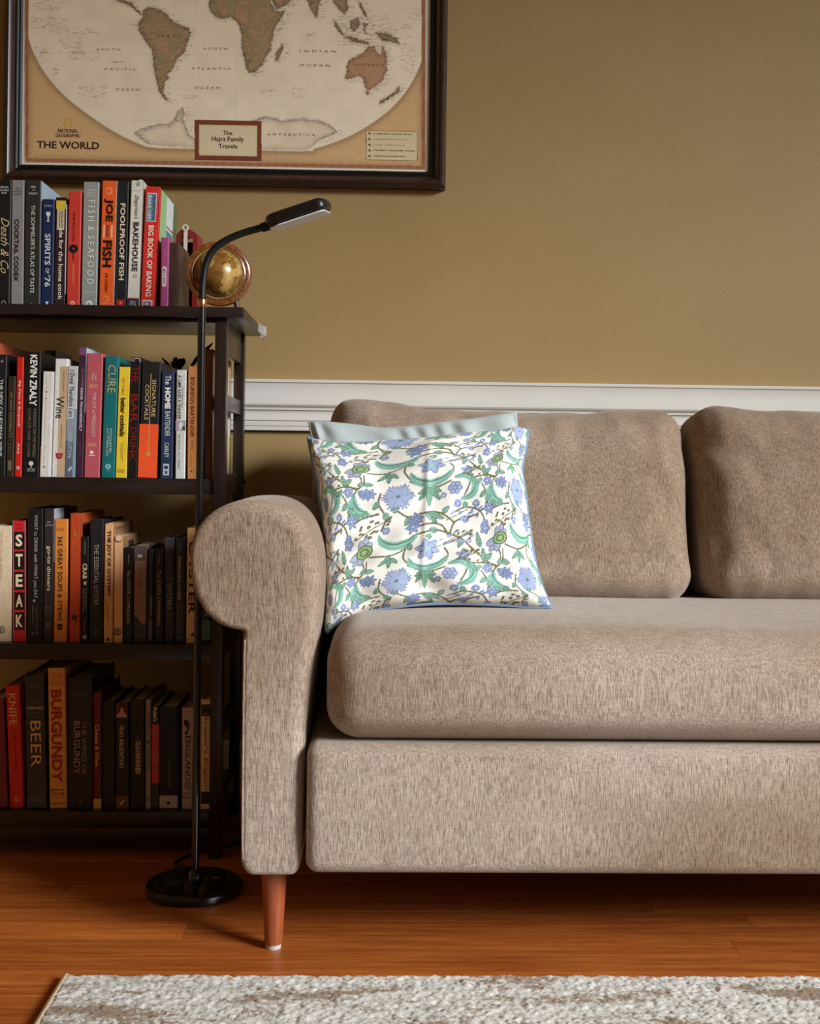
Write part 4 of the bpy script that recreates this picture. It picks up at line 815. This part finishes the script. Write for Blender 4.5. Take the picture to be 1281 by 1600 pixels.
book(1, (249.5, 269.5), 252.5, 580, (38, 50, 80), 'navy book with playful white lettering beside the grey-white book', [('t', 'The', 586, 600, 0.52, 0.46, WH, 0.004), ('t', 'HOME', 605, 638, 0.52, 0.46, WH, 0.05), ('t', 'BARTENDER', 642, 681, 0.54, 0.40, (214, 216, 220), 0.0), ('t', 'CARLEY', 691, 714, 0.5, 0.34, (214, 216, 220), 0.0), ('r', 724, 742, 0.26, 0.72, (190, 192, 200)), ('r', 727, 732, 0.34, 0.64, (38, 50, 80), 0.0006), ('r', 735, 740, 0.40, 0.60, (60, 70, 100), 0.0006)], d=0.17)
book(1, (273, 289), 275.5, 577, (206, 206, 202), 'grey-white book with a small picture band beside the tan book', [('t', 'A LIME AND A SHAKER', 585, 654, 0.36, 0.34, (74, 76, 76), 0.006), ('t', 'THE TIPPLING BROS', 604, 636, 0.68, 0.14, (120, 122, 120)), ('r', 656, 672, 0.0, 1, (166, 150, 152)), ('p', [(0.3, 664), (0.4, 659), (0.66, 658), (0.74, 664), (0.6, 670), (0.36, 670)], (204, 214, 222)), ('p', [(0.62, 666), (0.9, 664), (0.95, 671), (0.7, 671)], (96, 62, 62)), ('t', 'TAD CARDUCCI   PAUL TANGUAY', 676, 732, 0.40, 0.22, (110, 112, 112))], d=0.15)
book(1, (292, 306.5), 293.5, 571, (198, 128, 74), 'tan-orange book with brown capitals just left of the lamp pole', [('t', 'BOURBON BARTENDER', 588, 682, 0.55, 0.42, (108, 60, 30), 0.008), ('t', 'SPIRITS', 686, 702, 0.62, 0.12, (120, 70, 38)), ('t', 'COCKTAILS', 686, 704, 0.42, 0.12, (120, 70, 38)), ('t', 'RECIPES', 708, 728, 0.45, 0.14, (150, 92, 50)), ('o', 735, 0.5, 1.5, (108, 60, 30))], d=0.15)
book(1, (307.5, 318.5), 308.5, 547, (22, 22, 24), 'thin black book hidden behind the lamp pole on the second shelf', [], d=0.17)
book(1, (319.5, 331), 321, 544, (112, 72, 48), 'brown book with dull red capitals right of the lamp pole', [('t', "BARTENDER'S", 560, 604, 0.5, 0.5, (150, 66, 42), 0.008), ('t', 'BARTENDING GUIDE', 610, 696, 0.5, 0.44, (84, 58, 42), 0.004)], d=0.278, side=[(0, 0.80, 0.0, 1, (150, 104, 74)), (0.80, 0.865, 0.5, 1, (214, 190, 150)), (0.865, 0.93, 0.5, 1, (206, 122, 88)), (0.93, 1, 0.5, 1, (222, 216, 206)), (0.80, 0.90, 0, 0.5, (214, 196, 168)), (0.90, 1, 0.34, 0.5, (196, 214, 214)), (0.90, 1, 0.03, 0.34, (206, 176, 48))])
# --- third row
book(2, (-14, 17.5), -13, 822, (228, 206, 174), 'cream book at the left end of the third shelf beside the red one', [('t', 'The Best of Craig Claiborne', 832, 905, 0.50, 0.10, (150, 132, 108)), ('o', 985, 0.50, 6.0, (92, 120, 112)), ('o', 985, 0.50, 4.2, (206, 190, 160), 0.0007), ('p', [(0.46, 989), (0.47, 983), (0.5, 981), (0.53, 984), (0.53, 989)], (60, 70, 70), 0.0009)], d=0.15, soft=True)
st = [('r', 814, 1003, 0.0, 0.05, (140, 136, 146)), ('r', 814, 1003, 0.95, 1.0, (140, 136, 146))]
for ch, a, b in (('S', 832, 858.5), ('T', 862.5, 890), ('E', 894.5, 921.5), ('A', 926.5, 953), ('K', 957.5, 984.5)):
    st += [('r', a - 0.5, b + 0.5, 0.10, 0.92, (24, 18, 18)), ('h', ch, a + 3.5, b - 4, 0.22, 0.78, (238, 214, 176), 0.03)]
book(2, (20.5, 40.5), 19.8, 814, (206, 36, 40), 'red book with cream capitals stacked on black squares', st + [('h', 'TASTE', 820, 822, 0.3, 0.7, (120, 20, 22)), ('h', 'RECIPES', 825, 827, 0.25, 0.75, (120, 20, 22))], d=0.16)
book(2, (42, 66.5), 43, 795, (22, 21, 22), 'tall black book with thin grey capitals beside the stacked-letter red book', [('t', 'WHAT to DRINK with WHAT you EAT', 805, 935, 0.52, 0.30, (176, 166, 156), 0.0), ('t', 'THE DEFINITIVE GUIDE', 946, 985, 0.62, 0.10, (120, 112, 106)), ('t', 'PAIRING FOOD', 946, 974, 0.38, 0.10, (120, 112, 106)), ('o', 939, 0.45, 2.2, (150, 140, 130)), ('o', 990, 0.36, 1.8, (100, 96, 92)), ('o', 990, 0.64, 1.8, (100, 96, 92))], d=0.18)
book(2, (67, 83), 68.8, 795, (50, 42, 42), 'charcoal brown book with cream lower-case title beside the orange book', [('t', 'go-to dinners', 853, 923, 0.5, 0.50, (226, 204, 172), 0.008), ('h', 'ina', 814, 817, 0.3, 0.66, (190, 176, 160)), ('h', 'garten', 819.5, 822.5, 0.14, 0.9, (190, 176, 160)), ('h', 'A BAREFOOT', 947, 949.5, 0.1, 0.86, (130, 116, 100)), ('h', 'CONTESSA', 952, 954.5, 0.1, 0.86, (130, 116, 100)), ('h', 'COOKBOOK', 956.5, 958.5, 0.1, 0.86, (130, 116, 100)), ('o', 976, 0.5, 3, (150, 140, 128)), ('o', 976, 0.5, 1.8, (50, 42, 42), 0.0008), ('h', 'potter', 982, 984, 0.2, 0.8, (140, 130, 118))], d=0.17, side=[(0, 0.4, 0.6, 1, (176, 182, 190))])
book(2, (83.5, 104.5), 85.3, 811, (222, 138, 58), 'amber orange book with black capitals on the third shelf', [('t', '365 GREAT SOUPS & STEWS', 838, 970, 0.46, 0.34, (58, 26, 16), 0.008), ('t', 'II', 975, 984, 0.46, 0.36, (30, 18, 14), 0.05), ('h', 'DELUXE', 824, 829, 0.16, 0.76, (186, 110, 44))], d=0.16)
book(2, (108, 125), 109.5, 802, (194, 72, 36), 'rust red book with a small green leaf beside the amber book', [('p', [(0.3, 832), (0.5, 829), (0.62, 833), (0.5, 837), (0.56, 840), (0.4, 838)], (150, 122, 40)), ('t', 'The Vegetarian', 850, 880, 0.5, 0.2, (170, 120, 60)), ('p', [(0.2, 964), (0.4, 959), (0.6, 962), (0.9, 961), (0.7, 966), (0.6, 974), (0.5, 967), (0.3, 969)], (60, 36, 22))], d=0.19, side=[(0, 1, 0, 1, (196, 84, 40))])
book(2, (126, 138), 127, 838, (22, 20, 21), 'thin black book with short cream capitals beside the rust red book', [('t', 'CRAB', 880, 904, 0.5, 0.62, (240, 214, 172), 0.02), ('p', [(0.3, 911), (0.4, 908), (0.6, 909), (0.75, 907), (0.7, 913), (0.5, 914)], (226, 190, 150)), ('t', '50 RECIPES WITH THE', 919, 952, 0.66, 0.18, (180, 166, 150)), ('t', 'FRESH TASTE OF THE SEA', 919, 957, 0.36, 0.18, (180, 166, 150)), ('t', 'CYNTHIA NIMS', 845, 866, 0.5, 0.2, (150, 140, 130)), ('r', 968, 988, 0.42, 0.48, (150, 130, 110)), ('r', 992, 998, 0.3, 0.72, (210, 150, 120))], d=0.14)
book(2, (139, 160.5), 140.5, 812, (30, 31, 36), 'black book with a spaced thin grey title left of the tan book', [('t', 'THE ESSENTIAL OYSTER', 850, 946, 0.5, 0.34, (166, 158, 148), 0.0), ('h', 'JACOBSEN', 960, 963, 0.2, 0.8, (64, 62, 64)), ('p', [(0.4, 988), (0.55, 982), (0.6, 985), (0.5, 991)], (92, 90, 92))], d=0.17)
book(2, (161.5, 176.5), 163.2, 818, (224, 168, 116), 'tan book with heavy black capitals and a black triangle at its foot', [('t', 'THE JOY OF OYSTERS', 828, 930, 0.50, 0.44, (26, 20, 18), 0.024), ('r', 938, 964, 0.06, 0.36, (206, 156, 60)), ('t', 'Nils Bernstein', 945, 972, 0.5, 0.16, (92, 64, 46)), ('p', [(0.3, 1000), (0.5, 994), (0.7, 1000)], (24, 20, 18))], d=0.17, side=[(0, 1, 0, 1, (176, 128, 88)), (0.08, 0.6, 0.9, 0.97, (60, 40, 32))])
book(2, (177.5, 191.5), 178.5, 838, (228, 180, 132), 'pale tan book with shell drawings at head and foot', [('o', 841, 0.45, 6.0, (120, 96, 84)), ('o', 840, 0.5, 4.8, (230, 196, 160), 0.0008), ('o', 986, 0.42, 6.4, (110, 84, 80)), ('o', 985, 0.48, 4.6, (196, 150, 116), 0.0008), ('o', 985, 0.45, 2.4, (100, 80, 76), 0.001), ('t', 'CONSIDER THE OYSTER', 862, 920, 0.76, 0.10, (180, 138, 100)), ('t', 'R O W A N   J A C O B S E N', 906, 965, 0.35, 0.12, (190, 146, 106))], d=0.16, soft=True, side=[(0, 1, 0, 1, (170, 126, 90)), (0.3, 0.6, 0.84, 0.95, (60, 44, 40))])
book(2, (192.5, 208), 193.5, 855, (20, 19, 20), 'small black book with thin white title, left one of an identical pair', [('t', 'The OYSTER COMPANION', 890, 972, 0.5, 0.34, (190, 184, 174), 0.0), ('t', 'PATRICK', 866, 880, 0.5, 0.12, (170, 160, 150)), ('t', 'FIREFLY', 985, 996, 0.5, 0.16, (92, 88, 84))], d=0.14)
book(2, (208.5, 228.5), 209.5, 852, (146, 112, 102), 'mauve brown book fading dark at its foot between two black books', [('r', 852, 875, 0, 1, (96, 78, 82), 0.0002), ('p', [(0, 958), (0.35, 966), (0.7, 976), (1, 972), (1, 1003), (0, 1003)], (54, 48, 56), 0.0003), ('h', '88', 865, 870, 0.28, 0.66, (226, 206, 186), 0.03), ('t', 'THE OYSTER', 905, 918, 0.55, 0.22, (110, 82, 76)), ('t', 'a gastronomic guide', 880, 894, 0.4, 0.12, (110, 84, 80)), ('h', 'OYSTERS', 989, 991, 0.1, 0.8, (110, 100, 104)), ('h', 'BARS', 993, 995, 0.1, 0.8, (110, 100, 104))], d=0.15)
book(2, (230, 239), 231.5, 856, (36, 36, 44), 'thin slate book with a pale lower band between small black books', [('r', 930, 960, 0.4, 0.8, (110, 100, 92)), ('r', 968, 1000, 0.1, 0.9, (86, 84, 78)), ('t', 'OYSTERS OF', 865, 915, 0.5, 0.3, (70, 66, 72))], d=0.14)
book(2, (240, 255.5), 241, 856, (20, 19, 20), 'small black book with thin white title, right one of an identical pair', [('t', 'The OYSTER COMPANION', 890, 975, 0.5, 0.34, (176, 168, 156), 0.0), ('t', 'PATRICK', 866, 882, 0.5, 0.12, (160, 150, 140)), ('t', 'FIREFLY', 985, 997, 0.5, 0.16, (92, 88, 84))], d=0.14)
book(2, (256.5, 272), 257.5, 838, (44, 46, 54), 'slate grey book with dim capitals low on its spine', [('t', 'OYSTERS', 910, 951, 0.5, 0.46, (150, 140, 130), 0.008), ('r', 838, 856, 0.0, 1, (74, 76, 84)), ('r', 870, 893, 0.44, 0.48, (120, 114, 110)), ('r', 901.5, 902.5, 0.06, 0.94, (96, 92, 92)), ('r', 958, 959, 0.06, 0.94, (96, 92, 92))], d=0.15)
book(2, (272.5, 289.5), 273.5, 838, (34, 35, 41), 'blue-black book with small bold capitals left of the cream book', [('t', 'APPRECIATING OYSTERS', 866, 936, 0.42, 0.26, (196, 188, 178), 0.012), ('t', 'DANA', 849, 858, 0.56, 0.14, (140, 132, 126)), ('t', 'DEETZ', 846, 862, 0.36, 0.14, (140, 132, 126)), ('t', "AN OYSTER EATER'S GUIDE", 940, 988, 0.62, 0.14, (130, 122, 116)), ('t', 'FROM TIDE TO TABLE', 940, 988, 0.32, 0.16, (150, 142, 134)), ('o', 996, 0.45, 3, (92, 88, 86))], d=0.16)
book(2, (290.5, 311.5), 292, 823, (228, 184, 132), 'cream book with large black capitals left of the sofa arm roll', [('t', 'OYSTER', 844, 958, 0.40, 0.48, (24, 20, 18), 0.018), ('p', [(0.3, 992), (0.5, 986), (0.7, 992)], (24, 20, 18)), ('t', 'BY', 966, 976, 0.5, 0.3, (206, 150, 100)), ('r', 835, 836, 0.15, 0.6, (190, 150, 110))], d=0.16)
book(2, (313, 329), 314, 818, (26, 28, 32), 'black book with a teal foot behind the sofa arm roll', [('r', 967, 998, 0.1, 1, (74, 98, 98)), ('t', 'OYSTERS', 905, 961, 0.55, 0.4, (150, 146, 142), 0.0)], d=0.16)
# --- lowest row
book(3, (-18, 12), -24, 1093, (122, 40, 56), 'maroon book at the left end of the lowest shelf', [('r', 1150, 1168, 0.3, 0.62, (220, 190, 190)), ('o', 1202, 0.62, 1.5, (40, 16, 20))], d=0.16)
book(3, (15.5, 37.5), 8.5, 1071, (208, 44, 34), 'scarlet book with cream capitals leaning on the lowest shelf', [('t', 'KNIFE', 1083, 1133, 0.46, 0.54, (226, 182, 120), 0.008), ('r', 1140, 1148, 0.5, 0.54, (70, 16, 14)), ('o', 1154, 0.5, 3.0, (150, 40, 26)), ('t', 'JOHN TESAR', 1169, 1205, 0.5, 0.16, (110, 18, 16), 0.004), ('o', 1249, 0.5, 3.8, (238, 150, 130)), ('o', 1249, 0.5, 2.0, (208, 44, 34), 0.0008)], d=0.15)
book(3, (42, 73), 38, 1055, (58, 54, 56), 'thick charcoal book with large thin tan capitals', [('t', 'BEER', 1126, 1198, 0.52, 0.52, (232, 182, 112), 0.0), ('h', 'OLIVER', 1070, 1075, 0.2, 0.82, (120, 92, 74)), ('h', 'THE', 1097.5, 1100, 0.4, 0.62, (150, 130, 108)), ('h', 'OXFORD', 1103.5, 1108, 0.08, 0.94, (220, 196, 160), 0.006), ('h', 'COMPANION', 1111.5, 1114, 0.08, 0.94, (140, 120, 100)), ('h', 'TO', 1117.5, 1119.5, 0.42, 0.58, (140, 120, 100)), ('h', 'OXFORD', 1248, 1252.5, 0.12, 0.86, (132, 122, 116)), ('p', [(0, 1245), (0.6, 1240), (1, 1232), (1, 1262), (0, 1262)], (74, 66, 72), 0.0002)], d=0.19)
book(3, (77.5, 105), 74.5, 1043, (226, 154, 82), 'tall amber book with giant dark red capitals', [('t', 'BURGUNDY', 1077, 1222, 0.46, 0.62, (170, 36, 28), 0.03), ('h', 'THE', 1051, 1059.5, 0.14, 0.84, (206, 138, 72), 0.02), ('h', '100', 1062, 1071, 0.14, 0.84, (206, 138, 72), 0.02), ('h', 'BY', 1226.5, 1228.5, 0.42, 0.55, (90, 44, 22)), ('h', 'JEANNIE', 1232, 1236, 0.1, 0.86, (70, 30, 18), 0.012), ('h', 'CHO LEE', 1237.5, 1241.5, 0.1, 0.86, (70, 30, 18), 0.012), ('h', 'MASTER OF WINE', 1243.3, 1245, 0.08, 0.88, (150, 88, 40)), ('h', 'ASSOULINE', 1253, 1256, 0.07, 0.88, (70, 36, 20), 0.01)], d=0.19)
book(3, (106, 145), 106.3, 1058, (34, 31, 31), 'widest black book of the lowest shelf with two lines of thin grey capitals', [('t', 'THE WINES OF', 1126, 1209, 0.66, 0.20, (150, 132, 112), 0.0), ('t', 'BURGUNDY', 1126, 1208, 0.36, 0.26, (170, 148, 122), 0.0), ('h', 'COATES', 1082.5, 1086, 0.22, 0.72, (130, 116, 104)), ('o', 1253, 0.5, 2.4, (110, 104, 100)), ('o', 1253, 0.5, 1.3, (34, 31, 31), 0.0008)], d=0.18)
book(3, (145.8, 158.5), 146.2, 1080, (104, 26, 30), 'thin maroon book with cream letters and a tan foot', [('t', 'Cheese & Wine', 1131, 1196, 0.46, 0.52, (224, 168, 128), 0.012), ('t', 'FLETCHER', 1094, 1118, 0.5, 0.24, (150, 70, 60), 0.0), ('r', 1247, 1262, 0, 1, (216, 160, 84))], d=0.16)
book(3, (160, 179.5), 160, 1095, (27, 25, 25), 'plain black book between the maroon book and the portrait book', [('t', 'WINE', 1180, 1196, 0.5, 0.2, (44, 42, 42))], d=0.16)
book(3, (180.5, 201.5), 180.3, 1097, (34, 27, 27), 'black book with a small portrait at its head and a brown foot', [('r', 1098, 1119.5, 0.0, 0.92, (92, 34, 28)), ('p', [(0.02, 1119.5), (0.14, 1115), (0.34, 1111), (0.4, 1104), (0.48, 1101), (0.58, 1104), (0.6, 1111), (0.8, 1115), (0.92, 1119.5)], (196, 146, 116)), ('p', [(0.36, 1108), (0.4, 1101), (0.5, 1099.5), (0.62, 1102), (0.64, 1110), (0.58, 1106), (0.5, 1103), (0.42, 1105)], (56, 26, 22), 0.0008), ('t', 'VINO ARGENTINO', 1131, 1199, 0.46, 0.34, (206, 180, 146), 0.012), ('r', 1242, 1262, 0, 0.96, (110, 66, 50)), ('p', [(0.3, 1255), (0.5, 1250), (0.7, 1249), (0.56, 1253), (0.4, 1257)], (206, 180, 160))], d=0.16)
book(3, (203, 226), 203, 1092, (23, 22, 23), 'black book with condensed tan capitals in the middle of the lowest shelf', [('t', 'OLD-FASHIONED', 1156, 1208, 0.56, 0.36, (216, 176, 118), 0.020), ('r', 1147, 1154, 0.5, 0.53, (150, 120, 84))], d=0.15)
book(3, (227, 235.8), 227.3, 1091, (150, 132, 118), 'thin grey book with dotted spine on the lowest shelf', [('o', 1158, 0.5, 2.2, (50, 40, 36)), ('o', 1248, 0.5, 1.5, (60, 50, 44)), ('t', 'THE WINES OF', 1112, 1146, 0.5, 0.4, (96, 80, 70)), ('t', 'PUGLIA SICILIA', 1168, 1204, 0.5, 0.4, (96, 80, 70))], d=0.16)
book(3, (236.8, 248), 237, 1102, (34, 29, 29), 'thin black travel guide with a bright red spine block', [('r', 1130, 1222, 0.0, 1, (206, 50, 32)), ('t', "Fodor's", 1104, 1125, 0.5, 0.6, (226, 216, 204), 0.03), ('t', 'NAPA & SONOMA', 1133, 1207, 0.5, 0.56, (176, 110, 90), 0.008), ('r', 1224, 1258, 0, 1, (60, 52, 50))], d=0.15, soft=True)
book(3, (249, 277.5), 249, 1103, (17, 16, 17), 'wide black book with a pale grey foot panel on the lowest shelf', [('r', 1241.5, 1261, 0.0, 1, (176, 164, 150)), ('o', 1253, 0.5, 2.6, (30, 26, 26)), ('t', 'CULINARY', 1122, 1166, 0.72, 0.22, (36, 33, 33), 0.0), ('t', 'MIXOLOGY', 1122, 1166, 0.36, 0.22, (36, 33, 33), 0.0), ('t', 'THE NEW CLASSIC', 1182, 1229, 0.55, 0.12, (120, 112, 108))], d=0.15, side=[(0, 1, 0, 1, (96, 90, 86))])
book(3, (284, 308), 284, 1104, (176, 156, 140), 'grey-tan book with black capitals behind the lower lamp pole', [('t', 'ENGLAND', 1148, 1218, 0.40, 0.36, (26, 22, 22), 0.004), ('p', [(0.12, 1126), (0.2, 1122), (0.42, 1124), (0.5, 1131), (0.36, 1136), (0.2, 1132)], (30, 24, 24)), ('p', [(0.16, 1145), (0.5, 1132), (0.54, 1134), (0.3, 1147)], (30, 24, 24)), ('t', '///', 1219, 1232, 0.4, 0.4, (40, 32, 30), 0.02), ('h', 'GUIDE', 1236, 1240, 0.1, 0.6, (80, 66, 60)), ('h', 'M M', 1242, 1246, 0.1, 0.6, (60, 50, 46))], d=0.15)
book(3, (312.5, 328.5), 313, 1091, (232, 198, 146), 'cream book with black end blocks on the lowest shelf right of the pole', [('t', "Dreyer's English", 1112, 1232, 0.52, 0.50, (134, 80, 40), 0.0), ('r', 1098.5, 1117, 0.1, 1.0, (26, 22, 22)), ('r', 1235, 1254, 0.08, 1.0, (26, 22, 22)), ('r', 1091, 1262, 0.0, 0.06, (190, 130, 70))], d=0.15)

# ------------------------------------------------------------------ things on top of the bookcase
T = ROWZ[0] + 0.0001
be = thing('bookend', 'dark wooden bookend with an antique-style globe in a carved ring', 'bookend', (at(300, 478, 2.26).x, 2.26, T))
xa, xb = at(263.5, 470, 2.215).x, at(279, 470, 2.215).x; xg = at(397, 470, 2.28).x
WB = make_wood('bookend_wood', (52, 36, 28), (78, 56, 44), 0.42, (1, 1, 0.1), 60)
MB().box(xa, xb, 2.215, 2.335, T, at(270, 379, 2.215).z, 0.0015).build('upright', WB, be, 30)
MB().box(xb, at(300, 470, 2.25).x + 0.075, 2.235, 2.325, T, T + 0.007, 0.0012).build('foot_plate', WB, be, 30)
gc = at(342, 428, 2.262); gc.z = max(gc.z, T + 0.007 + 0.0585)
def ringpt(r, yy, a, tilt=0.14):
    x, z = r * math.cos(a), r * math.sin(a); return (gc.x + x * math.cos(tilt) - yy * math.sin(tilt) * -1, gc.y + yy * math.cos(tilt) + x * math.sin(tilt), gc.z + z)
pf = [(0.0460, -0.006), (0.0475, -0.0085), (0.0500, -0.0075), (0.0510, -0.0085), (0.0545, -0.0085), (0.0575, -0.0070), (0.0585, -0.003), (0.0585, 0.004), (0.0575, 0.007), (0.0475, 0.007), (0.0460, 0.005)]
rg = MB(); n = 64; rr_ = [[ringpt(r, y_, 2 * math.pi * k / n) for r, y_ in pf] for k in range(n)]
rg.rings(rr_ + [rr_[0]], caps=False)
RW = make_wood('ring_wood', (78, 40, 16), (150, 90, 42), 0.28, (1, 1, 1), 190, 0.3)
rgo = rg.build('meridian_ring', RW, be, 30)
ir = MB(); MB_ = [[ringpt(r, y_, 2 * math.pi * k / n) for r, y_ in ((0.0445, -0.007), (0.0462, -0.0078), (0.0468, -0.005), (0.0462, 0.005), (0.0445, 0.004))] for k in range(n)]
ir.rings(MB_ + [MB_[0]], caps=False).build('gilt_rim', paint((176, 148, 92), 0.35, 0.1, 60, 0.5, 0.4), rgo, 30)
gmm = NT('globe_map'); v_ = gmm.coord((1, 1, 1)); n_ = gmm.noise(v_, 26, 5, 0.6)
ln_ = gmm.noise(v_, 90, 3, 0.6)
gcol = gmm.ramp(n_, [(0.40, lin((128, 88, 36))), (0.47, lin((150, 106, 46))), (0.49, lin((70, 42, 18))), (0.51, lin((186, 144, 74))), (0.62, lin((204, 166, 96)))])
gmm.set(Base_Color=gmm.mix(gcol, gmm.ramp(ln_, [(0.35, (0.5, 0.42, 0.34)), (0.48, (1, 1, 1))]), 0.7, 'MULTIPLY'), Roughness=0.28, Coat_Weight=0.4)
sp_ = MB(); R_ = 0.0425; N2 = 48
sp_.rings([[(gc.x + R_ * math.sin(math.pi * j / 32) * math.cos(2 * math.pi * i / N2), gc.y + R_ * math.sin(math.pi * j / 32) * math.sin(2 * math.pi * i / N2), gc.z - R_ * math.cos(math.pi * j / 32)) for i in range(N2)] for j in range(1, 32)])
sp_.build('globe', gmm.m, be, 'all')
for sg in (-1, 1):
    a = Vector((0.30, 0, -1)).normalized() * sg
    MB().tube([tuple(gc + a * 0.0420), tuple(gc + a * 0.0470)], 0.0028, 10).build('axis_pin', paint((50, 36, 26), 0.4), be, True)
MB().tube([tuple(Vector((gc.x + 0.034, gc.y + 0.006, T + 0.007))), tuple(Vector((gc.x + 0.030, gc.y + 0.006, T + 0.022)))], 0.005, 10).build('ring_support', WB, be, True)
# red arched case with a white strap behind the bookend
c0 = at(294, 380, 2.43); red = thing('strap_case', 'small red arched case with a white strap standing behind the bookend', 'case', (c0.x, 2.43, T))
zt = at(294, 361, 2.43).z; hw_ = 0.0215; wi = 0.0125
arch = [(-hw_, T)] + [(-hw_ * math.cos(math.pi * k / 16), zt - hw_ + hw_ * math.sin(math.pi * k / 16)) for k in range(17)] + [(hw_, T)]
inner = [(wi, T)] + [(wi * math.cos(math.pi * k / 16), zt - hw_ - 0.002 + wi * math.sin(math.pi * k / 16)) for k in range(17)] + [(-wi, T)]
MB().prism(arch + inner, lambda p, q, t: (c0.x + p + (t - 2.41) * 0.10, t, q), 2.408, 2.452).build('shell', paint((132, 32, 34), 0.35, 0.08, 40), red, 30)
MB().prism([(-wi, T), (wi, T), (wi, zt - hw_), (-wi, zt - hw_)], lambda p, q, t: (c0.x + p + (t - 2.41) * 0.10, t, q), 2.43, 2.445).build('lining', paint((46, 24, 22), 0.7), red)
sx0 = at(289, 380, 2.40).x
MB().box(sx0 - 0.0034, sx0 + 0.0034, 2.4045, 2.4075, zt - 0.10, zt - 0.001).build('strap', paint((224, 206, 200), 0.5), red)
lp = MB(); n = 28; ro_, ri_ = 0.0062, 0.0034; zc = zt + 0.002
rr_ = [[(sx0 + r * math.cos(2 * math.pi * k / n), y_, zc + r * math.sin(2 * math.pi * k / n)) for r, y_ in ((ri_, 2.4035), (ro_, 2.4035), (ro_, 2.4075), (ri_, 2.4075))] for k in range(n)]
lp.rings(rr_ + [rr_[0]], caps=False).build('strap_loop', paint((224, 206, 200), 0.5), red, 30)
# little potted sprig behind the second-shelf books
q0 = at(272, 575, 2.43); pl_ = thing('potted_sprig', 'small dark leafy sprig in a pot showing above the second-shelf books', 'plant', (q0.x, 2.43, ROWZ[1] + 0.0001))
z0 = ROWZ[1] + 0.0001
MB().lathe([(0, 0), (0.020, 0), (0.026, 0.05), (0.028, 0.052), (0.028, 0.058), (0.024, 0.058), (0.023, 0.052), (0, 0.052)], (q0.x, 2.43, z0), 24).build('pot', paint((60, 56, 52), 0.6), pl_, 30)
for tip, w in (((254, 559), 0.006), ((276, 558), 0.005), ((288, 560), 0.006), ((272, 566), 0.006), ((262, 570), 0.006), ((332, 536), 0.003)):
    tp = at(tip[0], tip[1], 2.43); b0 = Vector((q0.x, 2.43, z0 + 0.05)); md = Vector((q0.x + (tp.x - q0.x) * 0.35, 2.43, at(270, 578, 2.43).z - 0.01))
    cv = spline([tuple(b0), tuple(md), tuple(tp)], 14); b = MB()
    b.rings([[tuple(p + Vector((-s_, 0, s_ * 0.6))), tuple(p + Vector((0, -0.0012, 0))), tuple(p + Vector((s_, 0, -s_ * 0.6))), tuple(p + Vector((0, 0.0012, 0)))] for p, s_ in ((p, 0.0009 + w * max(0, math.sin(math.pi * min(1, max(0, (i - 6.5) / 6.5))))) for i, p in enumerate(cv))])
    b.build('leaf', paint((44, 50, 36), 0.6), pl_, 'all')
